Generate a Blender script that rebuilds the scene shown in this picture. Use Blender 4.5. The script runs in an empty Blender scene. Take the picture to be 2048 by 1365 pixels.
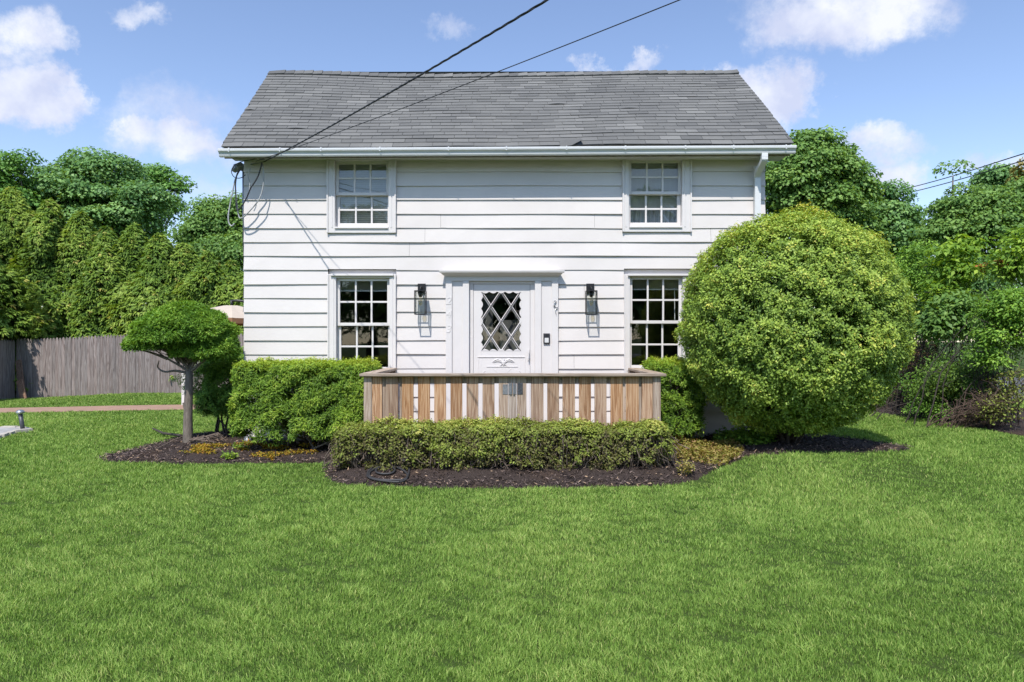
import bpy, math, random
import numpy as np
from mathutils import Vector, noise as mnoise
R = math.radians
random.seed(7)
rng = np.random.default_rng(11)
sc = bpy.context.scene
COL = sc.collection

# ------------------------------------------------------------------ camera, sky, sun, exposure
EYE, F = 1.55, 1400.0            # eye height in metres; focal length in photo pixels
CX, CY = 1024.0, 682.5
cam_d = bpy.data.cameras.new('camera'); cam = bpy.data.objects.new('camera', cam_d); COL.objects.link(cam)
cam.location = (0, 0, EYE); cam.rotation_euler = (R(90), 0, 0)
cam_d.sensor_width = 36; cam_d.lens = F / 2048 * 36; cam_d.clip_end = 3000; cam_d.clip_start = 0.05
sc.camera = cam

SUN_TRAVEL = Vector((0.25, 1.0, -1.43)).normalized()
SUN_EL = math.asin(-SUN_TRAVEL.z)
SUN_STR, SKY_STR, EXPO = 3.9, 0.15, 0.53
sd = bpy.data.lights.new('sun', 'SUN'); sun = bpy.data.objects.new('sun', sd); COL.objects.link(sun)
sd.energy = SUN_STR; sd.angle = R(0.5); sd.color = (1.0, 0.955, 0.88)
sun.rotation_euler = SUN_TRAVEL.to_track_quat('-Z', 'Y').to_euler()
sun.location = (-6, -20, 30)
vs = sc.view_settings
vs.view_transform = 'Standard'; vs.look = 'None'; vs.exposure = EXPO; vs.gamma = 1; vs.use_curve_mapping = False
sc.cycles.use_denoising = True
try:
    sc.cycles.denoising_prefilter = 'ACCURATE'; sc.cycles.denoising_input_passes = 'RGB_ALBEDO_NORMAL'
except Exception: pass
sc.cycles.max_bounces = 8; sc.cycles.transparent_max_bounces = 12
sc.cycles.sample_clamp_indirect = 6.0

world = bpy.data.worlds.new('World'); sc.world = world; world.use_nodes = True
def build_world():
    nt = world.node_tree; nt.nodes.clear(); N = nt.nodes; L = nt.links
    out = N.new('ShaderNodeOutputWorld'); bg = N.new('ShaderNodeBackground')
    sky = N.new('ShaderNodeTexSky'); sky.sky_type = 'NISHITA'; sky.sun_disc = False
    sky.sun_elevation = SUN_EL
    sx, sy = -SUN_TRAVEL.x, -SUN_TRAVEL.y
    sky.sun_rotation = math.atan2(sx, sy)
    sky.air_density = 1.0; sky.dust_density = 0.35; sky.ozone_density = 1.6
    bg.inputs['Strength'].default_value = SKY_STR
    tc = N.new('ShaderNodeTexCoord')
    def math_(op, a, b=None, c=None, clamp=False):
        n = N.new('ShaderNodeMath'); n.operation = op; n.use_clamp = clamp
        for i, v in enumerate((a, b, c)):
            if v is None: continue
            if isinstance(v, (int, float)): n.inputs[i].default_value = v
            else: L.new(v, n.inputs[i])
        return n.outputs[0]
    sep = N.new('ShaderNodeSeparateXYZ'); L.new(tc.outputs['Generated'], sep.inputs[0])
    yy = math_('MAXIMUM', sep.outputs[1], 0.05)
    u = math_('DIVIDE', sep.outputs[0], yy); v = math_('DIVIDE', sep.outputs[2], yy)
    def noise_(scale, detail, rough, vec=None, dist=0.0):
        n = N.new('ShaderNodeTexNoise'); n.inputs['Scale'].default_value = scale
        n.inputs['Detail'].default_value = detail; n.inputs['Roughness'].default_value = rough
        n.inputs['Distortion'].default_value = dist
        L.new(vec if vec else tc.outputs['Generated'], n.inputs['Vector']); return n
    nz = noise_(11.0, 8, 0.65); nsep = N.new('ShaderNodeSeparateXYZ'); L.new(nz.outputs['Color'], nsep.inputs[0])
    u2 = math_('ADD', u, math_('MULTIPLY', math_('SUBTRACT', nsep.outputs[0], 0.5), 0.22))
    v2 = math_('ADD', v, math_('MULTIPLY', math_('SUBTRACT', nsep.outputs[1], 0.5), 0.14))
    # cloud banks: azimuth / height of each as tangents of the view from the lawn, half sizes, weight
    blobs = [(45, 62, 95, 66, .95), (65, 195, 118, 78, 1.2), (285, 18, 75, 32, .6), (340, 225, 165, 80, .55),
             (340, 290, 165, 58, .72), (900, 78, 50, 34, .55), (1700, 28, 245, 85, 1.05), (1545, 190, 115, 85, 1.2),
             (1250, 132, 90, 24, .8), (1760, 288, 105, 40, .85), (1790, 360, 90, 45, .85), (1960, 330, 70, 30, .75),
             (2300, 120, 220, 90, .9), (-260, 150, 220, 120, .9), (420, 380, 120, 40, .4)]
    tot = None; low = None
    for px, py, rx, ry, w in blobs:
        u0, v0, ru, rv = (px - CX) / F, (CY - py) / F, rx / F, ry / F
        a = math_('POWER', math_('ABSOLUTE', math_('DIVIDE', math_('SUBTRACT', u2, u0), ru)), 2)
        b = math_('POWER', math_('ABSOLUTE', math_('DIVIDE', math_('SUBTRACT', v2, v0), rv)), 2)
        d = math_('MULTIPLY', math_('MAXIMUM', math_('SUBTRACT', 1.25, math_('ADD', a, b)), 0), w)
        tot = d if tot is None else math_('ADD', tot, d)
    n2 = noise_(14.0, 10, 0.68)
    dens = math_('MULTIPLY', tot, math_('ADD', math_('MULTIPLY', n2.outputs['Fac'], 1.5), -0.1))
    mr = N.new('ShaderNodeMapRange'); mr.interpolation_type = 'SMOOTHSTEP'
    L.new(dens, mr.inputs[0]); mr.inputs[1].default_value = 0.10; mr.inputs[2].default_value = 0.82
    mr.inputs[3].default_value = 0; mr.inputs[4].default_value = 0.92
    front = math_('GREATER_THAN', sep.outputs[1], 0.06)
    fac = math_('MULTIPLY', mr.outputs[0], front)
    # thin scattered clouds in the rest of the sky
    n3 = noise_(3.2, 7, 0.6); mr3 = N.new('ShaderNodeMapRange'); L.new(n3.outputs['Fac'], mr3.inputs[0])
    mr3.inputs[1].default_value = 0.54; mr3.inputs[2].default_value = 0.74; mr3.inputs[3].default_value = 0; mr3.inputs[4].default_value = 0.8
    back = math_('MULTIPLY', mr3.outputs[0], math_('SUBTRACT', 1, front))
    fac = math_('MAXIMUM', fac, back)
    n4 = noise_(13.0, 5, 0.55)
    cr = N.new('ShaderNodeValToRGB'); L.new(n4.outputs['Fac'], cr.inputs[0])
    cr.color_ramp.elements[0].position = 0.38; cr.color_ramp.elements[0].color = (3.15, 3.4, 4.4, 1)
    cr.color_ramp.elements[1].position = 0.62; cr.color_ramp.elements[1].color = (4.65, 4.75, 5.1, 1)
    tint = N.new('ShaderNodeMix'); tint.data_type = 'RGBA'; tint.blend_type = 'MULTIPLY'; tint.inputs[0].default_value = 1
    L.new(sky.outputs[0], tint.inputs[6])
    gr = N.new('ShaderNodeMapRange'); gr.interpolation_type = 'SMOOTHSTEP'; L.new(sep.outputs[1], gr.inputs[0]); gr.inputs[1].default_value = -0.2; gr.inputs[2].default_value = 0.75
    gm = N.new('ShaderNodeMix'); gm.data_type = 'RGBA'; L.new(gr.outputs[0], gm.inputs[0]); gm.inputs[6].default_value = (1.12, 1.14, 1.20, 1); gm.inputs[7].default_value = (0.97, 0.925, 0.97, 1)
    L.new(gm.outputs[2], tint.inputs[7])
    mx = N.new('ShaderNodeMix'); mx.data_type = 'RGBA'
    L.new(fac, mx.inputs[0]); L.new(tint.outputs[2], mx.inputs[6]); L.new(cr.outputs[0], mx.inputs[7])
    L.new(mx.outputs[2], bg.inputs['Color']); L.new(bg.outputs[0], out.inputs[0])
build_world()

# ------------------------------------------------------------------ helpers
def P(px, py, Y):
    """world point seen at photo pixel (px, py) at distance Y in front of the lens"""
    return Vector(((px - CX) / F * Y, Y, EYE - (py - CY) / F * Y))
def wx(px, Y): return (px - CX) / F * Y
def wz(py, Y): return EYE - (py - CY) / F * Y
def sstep(a, b, x):
    t = np.clip((np.asarray(x, float) - a) / (b - a), 0, 1); return t * t * (3 - 2 * t)
class SinNoise:
    def __init__(self, seed, freq, n=10):
        r = np.random.default_rng(seed); self.k = r.normal(size=(n, 3)) * freq; self.p = r.uniform(0, 6.28, n); self.n = n
    def __call__(self, X):
        X = np.atleast_2d(X)
        if X.shape[1] == 2: X = np.hstack([X, np.zeros((len(X), 1))])
        return np.sin(X @ self.k.T + self.p).sum(1) / math.sqrt(self.n / 2.0)
def H(x, y):
    """height of the ground"""
    x = np.asarray(x, float); y = np.asarray(y, float)
    h = 0.20 * sstep(1.9, 3.4, x) * sstep(6.3, 8.6, y)
    h = h - 0.16 * sstep(-10.5, -15.0, x) * sstep(13, 20, y)
    h = h + 0.11 * sstep(-2.35, -1.7, x) * sstep(2.9, 2.0, x) * sstep(7.38, 7.95, y) * sstep(10.4, 9.4, y)
    h = h + 0.05 * sstep(-5.4, -4.8, x) * sstep(-1.5, -2.4, x) * sstep(8.8, 9.4, y) * sstep(11.8, 11, y)
    return h
def hf(x, y): return float(H(x, y))
def ground(px, py):
    Y = EYE * F / (py - CY)
    for _ in range(12):
        Y = 0.5 * Y + 0.5 * (EYE - hf(wx(px, Y), Y)) * F / (py - CY)
    x = wx(px, Y); return Vector((x, Y, hf(x, Y)))

def link(o, parent=None):
    COL.objects.link(o)
    if parent is not None: o.parent = parent
    return o
def tag(o, label, cat=None, group=None, kind=None):
    if label: o['label'] = label
    if cat: o['category'] = cat
    if group: o['group'] = group
    if kind: o['kind'] = kind
    return o
def empty(name, label, cat, loc=(0, 0, 0), group=None):
    o = bpy.data.objects.new(name, None); o.location = loc; o.empty_display_size = 0.2
    COL.objects.link(o); return tag(o, label, cat, group)

class MB:
    """collects polygons in world coordinates; build() links them as one mesh object"""
    def __init__(self): self.v = []; self.f = []; self.r = []
    def add(self, verts, faces, rnd=None):
        o = len(self.v); self.v += [tuple(p) for p in verts]
        self.f += [tuple(i + o for i in q) for q in faces]
        if rnd is None: rnd = random.random()
        self.r += [rnd] * len(faces)
    def box(self, x0, x1, y0, y1, z0, z1, rnd=None):
        if x1 < x0: x0, x1 = x1, x0
        if y1 < y0: y0, y1 = y1, y0
        if z1 < z0: z0, z1 = z1, z0
        v = [(x0, y0, z0), (x1, y0, z0), (x1, y1, z0), (x0, y1, z0), (x0, y0, z1), (x1, y0, z1), (x1, y1, z1), (x0, y1, z1)]
        self.add(v, [(0, 3, 2, 1), (4, 5, 6, 7), (0, 1, 5, 4), (1, 2, 6, 5), (2, 3, 7, 6), (3, 0, 4, 7)], rnd)
    def tube(self, pts, rad, n=8, cap=True, rnd=None):
        pts = [Vector(p) for p in pts]; k = len(pts)
        if not hasattr(rad, '__len__'): rad = [rad] * k
        verts = []; up = None
        for i, p in enumerate(pts):
            t = (pts[min(i + 1, k - 1)] - pts[max(i - 1, 0)])
            t = t.normalized() if t.length > 1e-9 else Vector((0, 0, 1))
            if up is None:
                up = Vector((0, 0, 1)) if abs(t.z) < 0.9 else Vector((1, 0, 0))
            a = t.cross(up); a = a.normalized() if a.length > 1e-6 else t.orthogonal().normalized()
            b = a.cross(t).normalized(); up = b
            for j in range(n):
                an = 2 * math.pi * j / n
                verts.append(p + (a * math.cos(an) + b * math.sin(an)) * rad[i])
        faces = []
        for i in range(k - 1):
            for j in range(n):
                faces.append((i * n + j, i * n + (j + 1) % n, (i + 1) * n + (j + 1) % n, (i + 1) * n + j))
        if cap: faces.append(tuple(range(n - 1, -1, -1))); faces.append(tuple((k - 1) * n + j for j in range(n)))
        self.add(verts, faces, rnd)
    def sweep(self, pts, w, d, rnd=None):
        """rectangular section swept along pts: w along x, d along the path normal in the yz plane"""
        verts = []; pts = [Vector(p) for p in pts]; k = len(pts)
        for i, p in enumerate(pts):
            t = (pts[min(i + 1, k - 1)] - pts[max(i - 1, 0)]).normalized()
            X = Vector((1, 0, 0)); X = (X - t * X.dot(t)).normalized(); n = t.cross(X).normalized()
            for sx, sn in ((-1, -1), (1, -1), (1, 1), (-1, 1)): verts.append(p + X * sx * w / 2 + n * sn * d / 2)
        faces = [(i * 4 + j, i * 4 + (j + 1) % 4, i * 4 + 4 + (j + 1) % 4, i * 4 + 4 + j) for i in range(k - 1) for j in range(4)]
        faces += [(3, 2, 1, 0), tuple((k - 1) * 4 + j for j in range(4))]
        self.add(verts, faces, rnd)
    def extrude_x(self, prof, x0, x1, dz0=0.0, dz1=0.0, closed=False, segs=1):
        """profile of (y, z) pairs extruded along x"""
        n = len(prof); verts = []
        for s in range(segs + 1):
            t = s / segs
            for (y, z) in prof: verts.append((x0 + (x1 - x0) * t, y, z + dz0 + (dz1 - dz0) * t))
        m = n if closed else n - 1
        faces = [(s * n + i, (s + 1) * n + i, (s + 1) * n + (i + 1) % n, s * n + (i + 1) % n) for s in range(segs) for i in range(m)]
        faces += [tuple(range(n)), tuple(segs * n + i for i in range(n - 1, -1, -1))] if closed else []
        self.add(verts, faces)
    def lathe(self, prof, c, n=16, rnd=None, axis=None):
        c = Vector(c); verts = []
        for r_, z in prof:
            for j in range(n):
                a = 2 * math.pi * j / n; verts.append(c + Vector((r_ * math.cos(a), r_ * math.sin(a), z)))
        k = len(prof)
        faces = [(i * n + j, i * n + (j + 1) % n, (i + 1) * n + (j + 1) % n, (i + 1) * n + j) for i in range(k - 1) for j in range(n)]
        self.add(verts, faces, rnd)
    def build(self, name, mat, parent=None, smooth=False, bevel=0.0):
        me = bpy.data.meshes.new(name); me.from_pydata(self.v, [], self.f); me.update()
        at = me.attributes.new('rnd', 'FLOAT', 'FACE'); at.data.foreach_set('value', self.r)
        if smooth: me.polygons.foreach_set('use_smooth', [True] * len(me.polygons))
        me.materials.append(mat)
        o = bpy.data.objects.new(name, me); link(o, parent)
        if parent is not None: o.matrix_parent_inverse = Vector_inv(parent)
        if bevel > 0:
            b = o.modifiers.new('bevel', 'BEVEL'); b.width = bevel; b.segments = 2; b.limit_method = 'ANGLE'; b.angle_limit = R(40)
        return o
def Vector_inv(parent):
    from mathutils import Matrix
    M = Matrix.Identity(4); p = parent
    while p is not None:
        M = Matrix.Translation(p.location) @ M if p.type == 'EMPTY' else M
        p = p.parent
    return M.inverted()

def raw_mesh(name, V, loops, starts, rnd, mat, parent=None, smooth=False):
    me = bpy.data.meshes.new(name)
    me.vertices.add(len(V)); me.vertices.foreach_set('co', np.ascontiguousarray(V, np.float32).ravel())
    me.loops.add(len(loops)); me.loops.foreach_set('vertex_index', np.ascontiguousarray(loops, np.int32))
    me.polygons.add(len(starts)); me.polygons.foreach_set('loop_start', np.ascontiguousarray(starts, np.int32))
    if smooth: me.polygons.foreach_set('use_smooth', np.ones(len(starts), bool))
    me.update(calc_edges=True)
    at = me.attributes.new('rnd', 'FLOAT', 'FACE'); at.data.foreach_set('value', np.ascontiguousarray(rnd, np.float32))
    me.materials.append(mat)
    o = bpy.data.objects.new(name, me); link(o, parent)
    if parent is not None: o.matrix_parent_inverse = Vector_inv(parent)
    return o
def nrm(a): return a / np.maximum(np.linalg.norm(a, axis=1, keepdims=True), 1e-9)
def leaf_object(name, Pn, Nn, An, Ln, Wn, rnd, mat, parent=None, fold=0.25, droop=0.1):
    """one folded kite-shaped blade per leaf"""
    Nn = nrm(Nn); An = nrm(An - Nn * (An * Nn).sum(1, keepdims=True)); S = np.cross(An, Nn)
    Ln = np.asarray(Ln).reshape(-1, 1); Wn = np.asarray(Wn).reshape(-1, 1); n = len(Pn)
    V = np.empty((n, 4, 3))
    V[:, 0] = Pn
    V[:, 1] = Pn + An * Ln * 0.45 + S * Wn * 0.5 + Nn * Wn * fold
    V[:, 2] = Pn + An * Ln - Nn * Ln * droop
    V[:, 3] = Pn + An * Ln * 0.45 - S * Wn * 0.5 + Nn * Wn * fold
    return raw_mesh(name, V.reshape(-1, 3), np.arange(4 * n), np.arange(n) * 4, np.clip(rnd, 0, 1), mat, parent)
def sphere_dirs(n, r=rng): return nrm(r.normal(size=(n, 3)))

# ------------------------------------------------------------------ materials
def new_mat(name):
    m = bpy.data.materials.new(name); m.use_nodes = True; nt = m.node_tree
    return m, nt, nt.nodes, nt.links, nt.nodes['Principled BSDF']
def noise_node(N, L, scale, detail=4, rough=0.6, coord='Object', stretch=None, tc=None):
    t = tc or N.new('ShaderNodeTexCoord'); n = N.new('ShaderNodeTexNoise')
    n.inputs['Scale'].default_value = scale; n.inputs['Detail'].default_value = detail; n.inputs['Roughness'].default_value = rough
    if stretch:
        mp = N.new('ShaderNodeMapping'); mp.inputs['Scale'].default_value = stretch
        L.new(t.outputs[coord], mp.inputs['Vector']); L.new(mp.outputs[0], n.inputs['Vector'])
    else: L.new(t.outputs[coord], n.inputs['Vector'])
    return n
def ramp(N, L, src, stops):
    c = N.new('ShaderNodeValToRGB'); L.new(src, c.inputs[0]); e = c.color_ramp.elements
    while len(e) < len(stops): e.new(0.5)
    for i, (p, col) in enumerate(stops): e[i].position = p; e[i].color = (*col, 1)
    return c
def mixc(N, L, fac, a, b, mode='MIX'):
    m = N.new('ShaderNodeMix'); m.data_type = 'RGBA'; m.blend_type = mode
    for sock, v in ((m.inputs[0], fac), (m.inputs[6], a), (m.inputs[7], b)):
        if isinstance(v, tuple): sock.default_value = (*v, 1)
        elif isinstance(v, (int, float)): sock.default_value = v
        else: L.new(v, sock)
    return m.outputs[2]
def bump(N, L, src, bsdf, strength=0.3, dist=0.01):
    b = N.new('ShaderNodeBump'); b.inputs['Strength'].default_value = strength; b.inputs['Distance'].default_value = dist
    L.new(src, b.inputs['Height']); L.new(b.outputs[0], bsdf.inputs['Normal'])
K = 0.76   # hard surfaces: a little darker than fresh paint, the exposure being set for the foliage
def simple(name, col, rough=0.5, var=0.1, scale=6, metal=0.0, bmp=0.0, spec=0.5, stretch=None):
    col = tuple(c * K for c in col)
    m, nt, N, L, b = new_mat(name)
    n = noise_node(N, L, scale, 5, 0.65, stretch=stretch)
    lo = tuple(c * (1 - var) for c in col); hi = tuple(min(1, c * (1 + var)) for c in col)
    c = ramp(N, L, n.outputs['Fac'], [(0.3, lo), (0.7, hi)])
    L.new(c.outputs[0], b.inputs['Base Color']); b.inputs['Roughness'].default_value = rough
    b.inputs['Metallic'].default_value = metal; b.inputs['Specular IOR Level'].default_value = spec
    if bmp: bump(N, L, n.outputs['Fac'], b, bmp, 0.01)
    return m
LEAF_GAIN = {'grass_blade': 2.0, 'maple_leaf': 2.75, 'light_maple_leaf': 2.1, 'ash_leaf': 2.1, 'arborvitae_spray': 2.0, 'holly_leaf': 2.0, 'yew_needle': 1.95, 'dark_yew_needle': 2.9, 'topiary_needle': 2.0,
             'boxwood_leaf': 1.55, 'privet_leaf': 2.25, 'vine_leaf': 2.1, 'dry_leaf': 1.0, 'groundcover_leaf': 1.0, 'sedum_leaf': 1.0, 'bronze_conifer_spray': 1.8, 'mulch_chip': 1.3}
def leaf_mat(name, stops, rough=0.45, trans=0.3, spec=0.4, tcol=None):
    g = LEAF_GAIN.get(name, 1.6); stops = [(p_, tuple(min(.6, c_ * g) for c_ in q_)) for p_, q_ in stops]; rough = max(rough, .52); spec *= .6
    m, nt, N, L, b = new_mat(name)
    at = N.new('ShaderNodeAttribute'); at.attribute_name = 'rnd'
    c = ramp(N, L, at.outputs['Fac'], stops)
    L.new(c.outputs[0], b.inputs['Base Color']); b.inputs['Roughness'].default_value = rough; b.inputs['Specular IOR Level'].default_value = spec
    tr = N.new('ShaderNodeBsdfTranslucent')
    hs = mixc(N, L, 1.0, c.outputs[0], tcol or (1.5, 1.35, 0.5), 'MULTIPLY'); L.new(hs, tr.inputs['Color'])
    mx = N.new('ShaderNodeMixShader'); mx.inputs[0].default_value = trans
    L.new(b.outputs[0], mx.inputs[1]); L.new(tr.outputs[0], mx.inputs[2])
    L.new(mx.outputs[0], N['Material Output'].inputs['Surface']); return m

def mat_siding():
    m, nt, N, L, b = new_mat('white_siding_paint')
    tc = N.new('ShaderNodeTexCoord')
    n1 = noise_node(N, L, 1.2, 6, 0.65, tc=tc); n2 = noise_node(N, L, 60, 3, 0.5, stretch=(0.15, 1, 1.0), tc=tc)
    at = N.new('ShaderNodeAttribute'); at.attribute_name = 'rnd'
    c = ramp(N, L, n1.outputs['Fac'], [(0.3, (0.570, 0.536, 0.522)), (0.65, (0.615, 0.580, 0.566))])
    c2 = mixc(N, L, 0.5, c.outputs[0], ramp(N, L, at.outputs['Fac'], [(0, (0.94, 0.94, 0.93)), (1, (1, 1, 1))]).outputs[0], 'MULTIPLY')
    L.new(c2, b.inputs['Base Color']); b.inputs['Roughness'].default_value = 0.55; b.inputs['Specular IOR Level'].default_value = 0.3
    bump(N, L, n2.outputs['Fac'], b, 0.12, 0.004); return m
def mat_shingle():
    m, nt, N, L, b = new_mat('asphalt_shingle')
    tc = N.new('ShaderNodeTexCoord')
    at = N.new('ShaderNodeAttribute'); at.attribute_name = 'rnd'
    base = ramp(N, L, at.outputs['Fac'], [(0, (0.108, 0.108, 0.107)), (0.55, (0.148, 0.147, 0.143)), (1, (0.192, 0.190, 0.184))])
    gr = noise_node(N, L, 220, 3, 0.7, tc=tc); st = noise_node(N, L, 1.1, 6, 0.7, tc=tc)
    c = mixc(N, L, 0.55, base.outputs[0], ramp(N, L, gr.outputs['Fac'], [(0.3, (0.55, 0.55, 0.55)), (0.7, (1.4, 1.4, 1.4))]).outputs[0], 'MULTIPLY')
    c = mixc(N, L, 0.5, c, ramp(N, L, st.outputs['Fac'], [(0.3, (0.7, 0.71, 0.73)), (0.7, (1.15, 1.15, 1.12))]).outputs[0], 'MULTIPLY')
    L.new(c, b.inputs['Base Color']); b.inputs['Roughness'].default_value = 0.95; b.inputs['Specular IOR Level'].default_value = 0.2
    bump(N, L, gr.outputs['Fac'], b, 0.4, 0.004); return m
def mat_wood(name, dark, mid, light, rough=0.8, grain='z', grey=None):
    m, nt, N, L, b = new_mat(name)
    tc = N.new('ShaderNodeTexCoord'); oi = N.new('ShaderNodeObjectInfo'); at = N.new('ShaderNodeAttribute'); at.attribute_name = 'rnd'
    st = {'z': (14, 14, 0.55), 'x': (0.55, 14, 14), 'y': (14, 0.55, 14)}[grain]
    add = N.new('ShaderNodeVectorMath'); add.operation = 'ADD'; L.new(tc.outputs['Object'], add.inputs[0])
    sc_ = N.new('ShaderNodeMath'); sc_.operation = 'MULTIPLY_ADD'; L.new(oi.outputs['Random'], sc_.inputs[0]); sc_.inputs[1].default_value = 37; L.new(at.outputs['Fac'], sc_.inputs[2])
    L.new(sc_.outputs[0], add.inputs[1])
    mp = N.new('ShaderNodeMapping'); mp.inputs['Scale'].default_value = st; L.new(add.outputs[0], mp.inputs['Vector'])
    n1 = N.new('ShaderNodeTexNoise'); n1.inputs['Scale'].default_value = 1.6; n1.inputs['Detail'].default_value = 3; n1.inputs['Distortion'].default_value = 0.6; L.new(mp.outputs[0], n1.inputs['Vector'])
    wv = N.new('ShaderNodeMath'); wv.operation = 'MULTIPLY'; L.new(n1.outputs['Fac'], wv.inputs[0]); wv.inputs[1].default_value = 34
    sn = N.new('ShaderNodeMath'); sn.operation = 'SINE'; L.new(wv.outputs[0], sn.inputs[0])
    rg = N.new('ShaderNodeMapRange'); L.new(sn.outputs[0], rg.inputs[0]); rg.inputs[1].default_value = -1; rg.inputs[2].default_value = 1
    n2 = N.new('ShaderNodeTexNoise'); n2.inputs['Scale'].default_value = 7; n2.inputs['Detail'].default_value = 6; n2.inputs['Roughness'].default_value = 0.7; L.new(mp.outputs[0], n2.inputs['Vector'])
    h = N.new('ShaderNodeMath'); h.operation = 'MULTIPLY_ADD'; L.new(rg.outputs[0], h.inputs[0]); h.inputs[1].default_value = 0.45
    hb = N.new('ShaderNodeMath'); hb.operation = 'MULTIPLY'; L.new(n2.outputs['Fac'], hb.inputs[0]); hb.inputs[1].default_value = 0.62
    L.new(hb.outputs[0], h.inputs[2])
    dark, mid, light = (tuple(c_ * 0.72 for c_ in q_) for q_ in (dark, mid, light))
    c = ramp(N, L, h.outputs[0], [(0.12, dark), (0.5, mid), (0.88, light)])
    hv = N.new('ShaderNodeHueSaturation'); L.new(c.outputs[0], hv.inputs['Color'])
    vv = N.new('ShaderNodeMapRange'); L.new(oi.outputs['Random'], vv.inputs[0]); vv.inputs[3].default_value = 0.82; vv.inputs[4].default_value = 1.16
    L.new(vv.outputs[0], hv.inputs['Value'])
    ss = N.new('ShaderNodeMapRange'); L.new(at.outputs['Fac'], ss.inputs[0]); ss.inputs[3].default_value = 0.75; ss.inputs[4].default_value = 1.15
    L.new(ss.outputs[0], hv.inputs['Saturation'])
    tn = N.new('ShaderNodeMapRange'); L.new(at.outputs['Fac'], tn.inputs[0]); tn.inputs[3].default_value = 0.87; tn.inputs[4].default_value = 1.09
    colr = mixc(N, L, 1.0, hv.outputs[0], tn.outputs[0], 'MULTIPLY')
    if grey:
        g = noise_node(N, L, 1.3, 6, 0.7, tc=tc); colr = mixc(N, L, ramp(N, L, g.outputs['Fac'], [(0.4, (0, 0, 0)), (0.7, (0.8, 0.8, 0.8))]).outputs[0], colr, grey)
    L.new(colr, b.inputs['Base Color']); b.inputs['Roughness'].default_value = rough; b.inputs['Specular IOR Level'].default_value = 0.25
    bump(N, L, h.outputs[0], b, 0.35, 0.006); return m
def mat_glass(name, tint=(0.92, 0.95, 0.94), refl=1.0):
    m, nt, N, L, b = new_mat(name); N.remove(b)
    tr = N.new('ShaderNodeBsdfTransparent'); tr.inputs[0].default_value = (*tint, 1)
    gl = N.new('ShaderNodeBsdfGlossy'); gl.inputs['Roughness'].default_value = 0.015
    lw = N.new('ShaderNodeLayerWeight'); lw.inputs['Blend'].default_value = 0.5
    pw = N.new('ShaderNodeMath'); pw.operation = 'POWER'; L.new(lw.outputs['Facing'], pw.inputs[0]); pw.inputs[1].default_value = 5
    fr = N.new('ShaderNodeMath'); fr.operation = 'MULTIPLY_ADD'; L.new(pw.outputs[0], fr.inputs[0]); fr.inputs[1].default_value = 0.93; fr.inputs[2].default_value = 0.055
    n = noise_node(N, L, 1.6, 2, 0.5); bp = N.new('ShaderNodeBump'); bp.inputs['Strength'].default_value = 0.12; bp.inputs['Distance'].default_value = 0.02
    L.new(n.outputs['Fac'], bp.inputs['Height']); L.new(bp.outputs[0], gl.inputs['Normal'])
    mul = N.new('ShaderNodeMath'); mul.operation = 'MULTIPLY'; mul.inputs[1].default_value = 1.7 * refl; mul.use_clamp = True; L.new(fr.outputs[0], mul.inputs[0])
    mx = N.new('ShaderNodeMixShader'); L.new(mul.outputs[0], mx.inputs[0]); L.new(tr.outputs[0], mx.inputs[1]); L.new(gl.outputs[0], mx.inputs[2])
    L.new(mx.outputs[0], N['Material Output'].inputs['Surface']); return m
def mat_ground():
    m, nt, N, L, b = new_mat('lawn_soil')
    n1 = noise_node(N, L, 0.35, 6, 0.6); n2 = noise_node(N, L, 30, 5, 0.7)
    c = ramp(N, L, n2.outputs['Fac'], [(0.3, (0.028, 0.045, 0.012)), (0.7, (0.065, 0.10, 0.024))])
    c = mixc(N, L, 0.6, c.outputs[0], ramp(N, L, n1.outputs['Fac'], [(0.3, (0.8, 0.9, 0.8)), (0.7, (1.2, 1.1, 1.0))]).outputs[0], 'MULTIPLY')
    L.new(c, b.inputs['Base Color']); b.inputs['Roughness'].default_value = 0.95; b.inputs['Specular IOR Level'].default_value = 0.1
    bump(N, L, n2.outputs['Fac'], b, 0.6, 0.03); return m
def mat_mulch():
    m, nt, N, L, b = new_mat('mulch')
    n1 = noise_node(N, L, 70, 5, 0.75); n2 = noise_node(N, L, 2.2, 5, 0.6)
    c = ramp(N, L, n1.outputs['Fac'], [(0.3, (0.018, 0.014, 0.013)), (0.6, (0.074, 0.055, 0.048)), (0.8, (0.165, 0.127, 0.11))])
    c = mixc(N, L, ramp(N, L, n2.outputs['Fac'], [(0.5, (0, 0, 0)), (0.75, (0.35, 0.35, 0.35))]).outputs[0], c.outputs[0], (0.13, 0.075, 0.04))
    L.new(c, b.inputs['Base Color']); b.inputs['Roughness'].default_value = 0.95; b.inputs['Specular IOR Level'].default_value = 0.15
    bump(N, L, n1.outputs['Fac'], b, 0.9, 0.03); return m
def mat_brick():
    m, nt, N, L, b = new_mat('path_brick')
    tc = N.new('ShaderNodeTexCoord'); br = N.new('ShaderNodeTexBrick'); L.new(tc.outputs['Object'], br.inputs['Vector'])
    br.inputs['Color1'].default_value = (0.33, 0.20, 0.145, 1); br.inputs['Color2'].default_value = (0.28, 0.165, 0.12, 1); br.inputs['Mortar'].default_value = (0.32, 0.26, 0.2, 1)
    br.inputs['Scale'].default_value = 4.5; br.inputs['Mortar Size'].default_value = 0.015
    n = noise_node(N, L, 3, 5, 0.7, tc=tc)
    c = mixc(N, L, 0.6, br.outputs[0], ramp(N, L, n.outputs['Fac'], [(0.3, (0.75, 0.75, 0.75)), (0.7, (1.25, 1.2, 1.15))]).outputs[0], 'MULTIPLY')
    L.new(c, b.inputs['Base Color']); b.inputs['Roughness'].default_value = 0.9; return m

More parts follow.
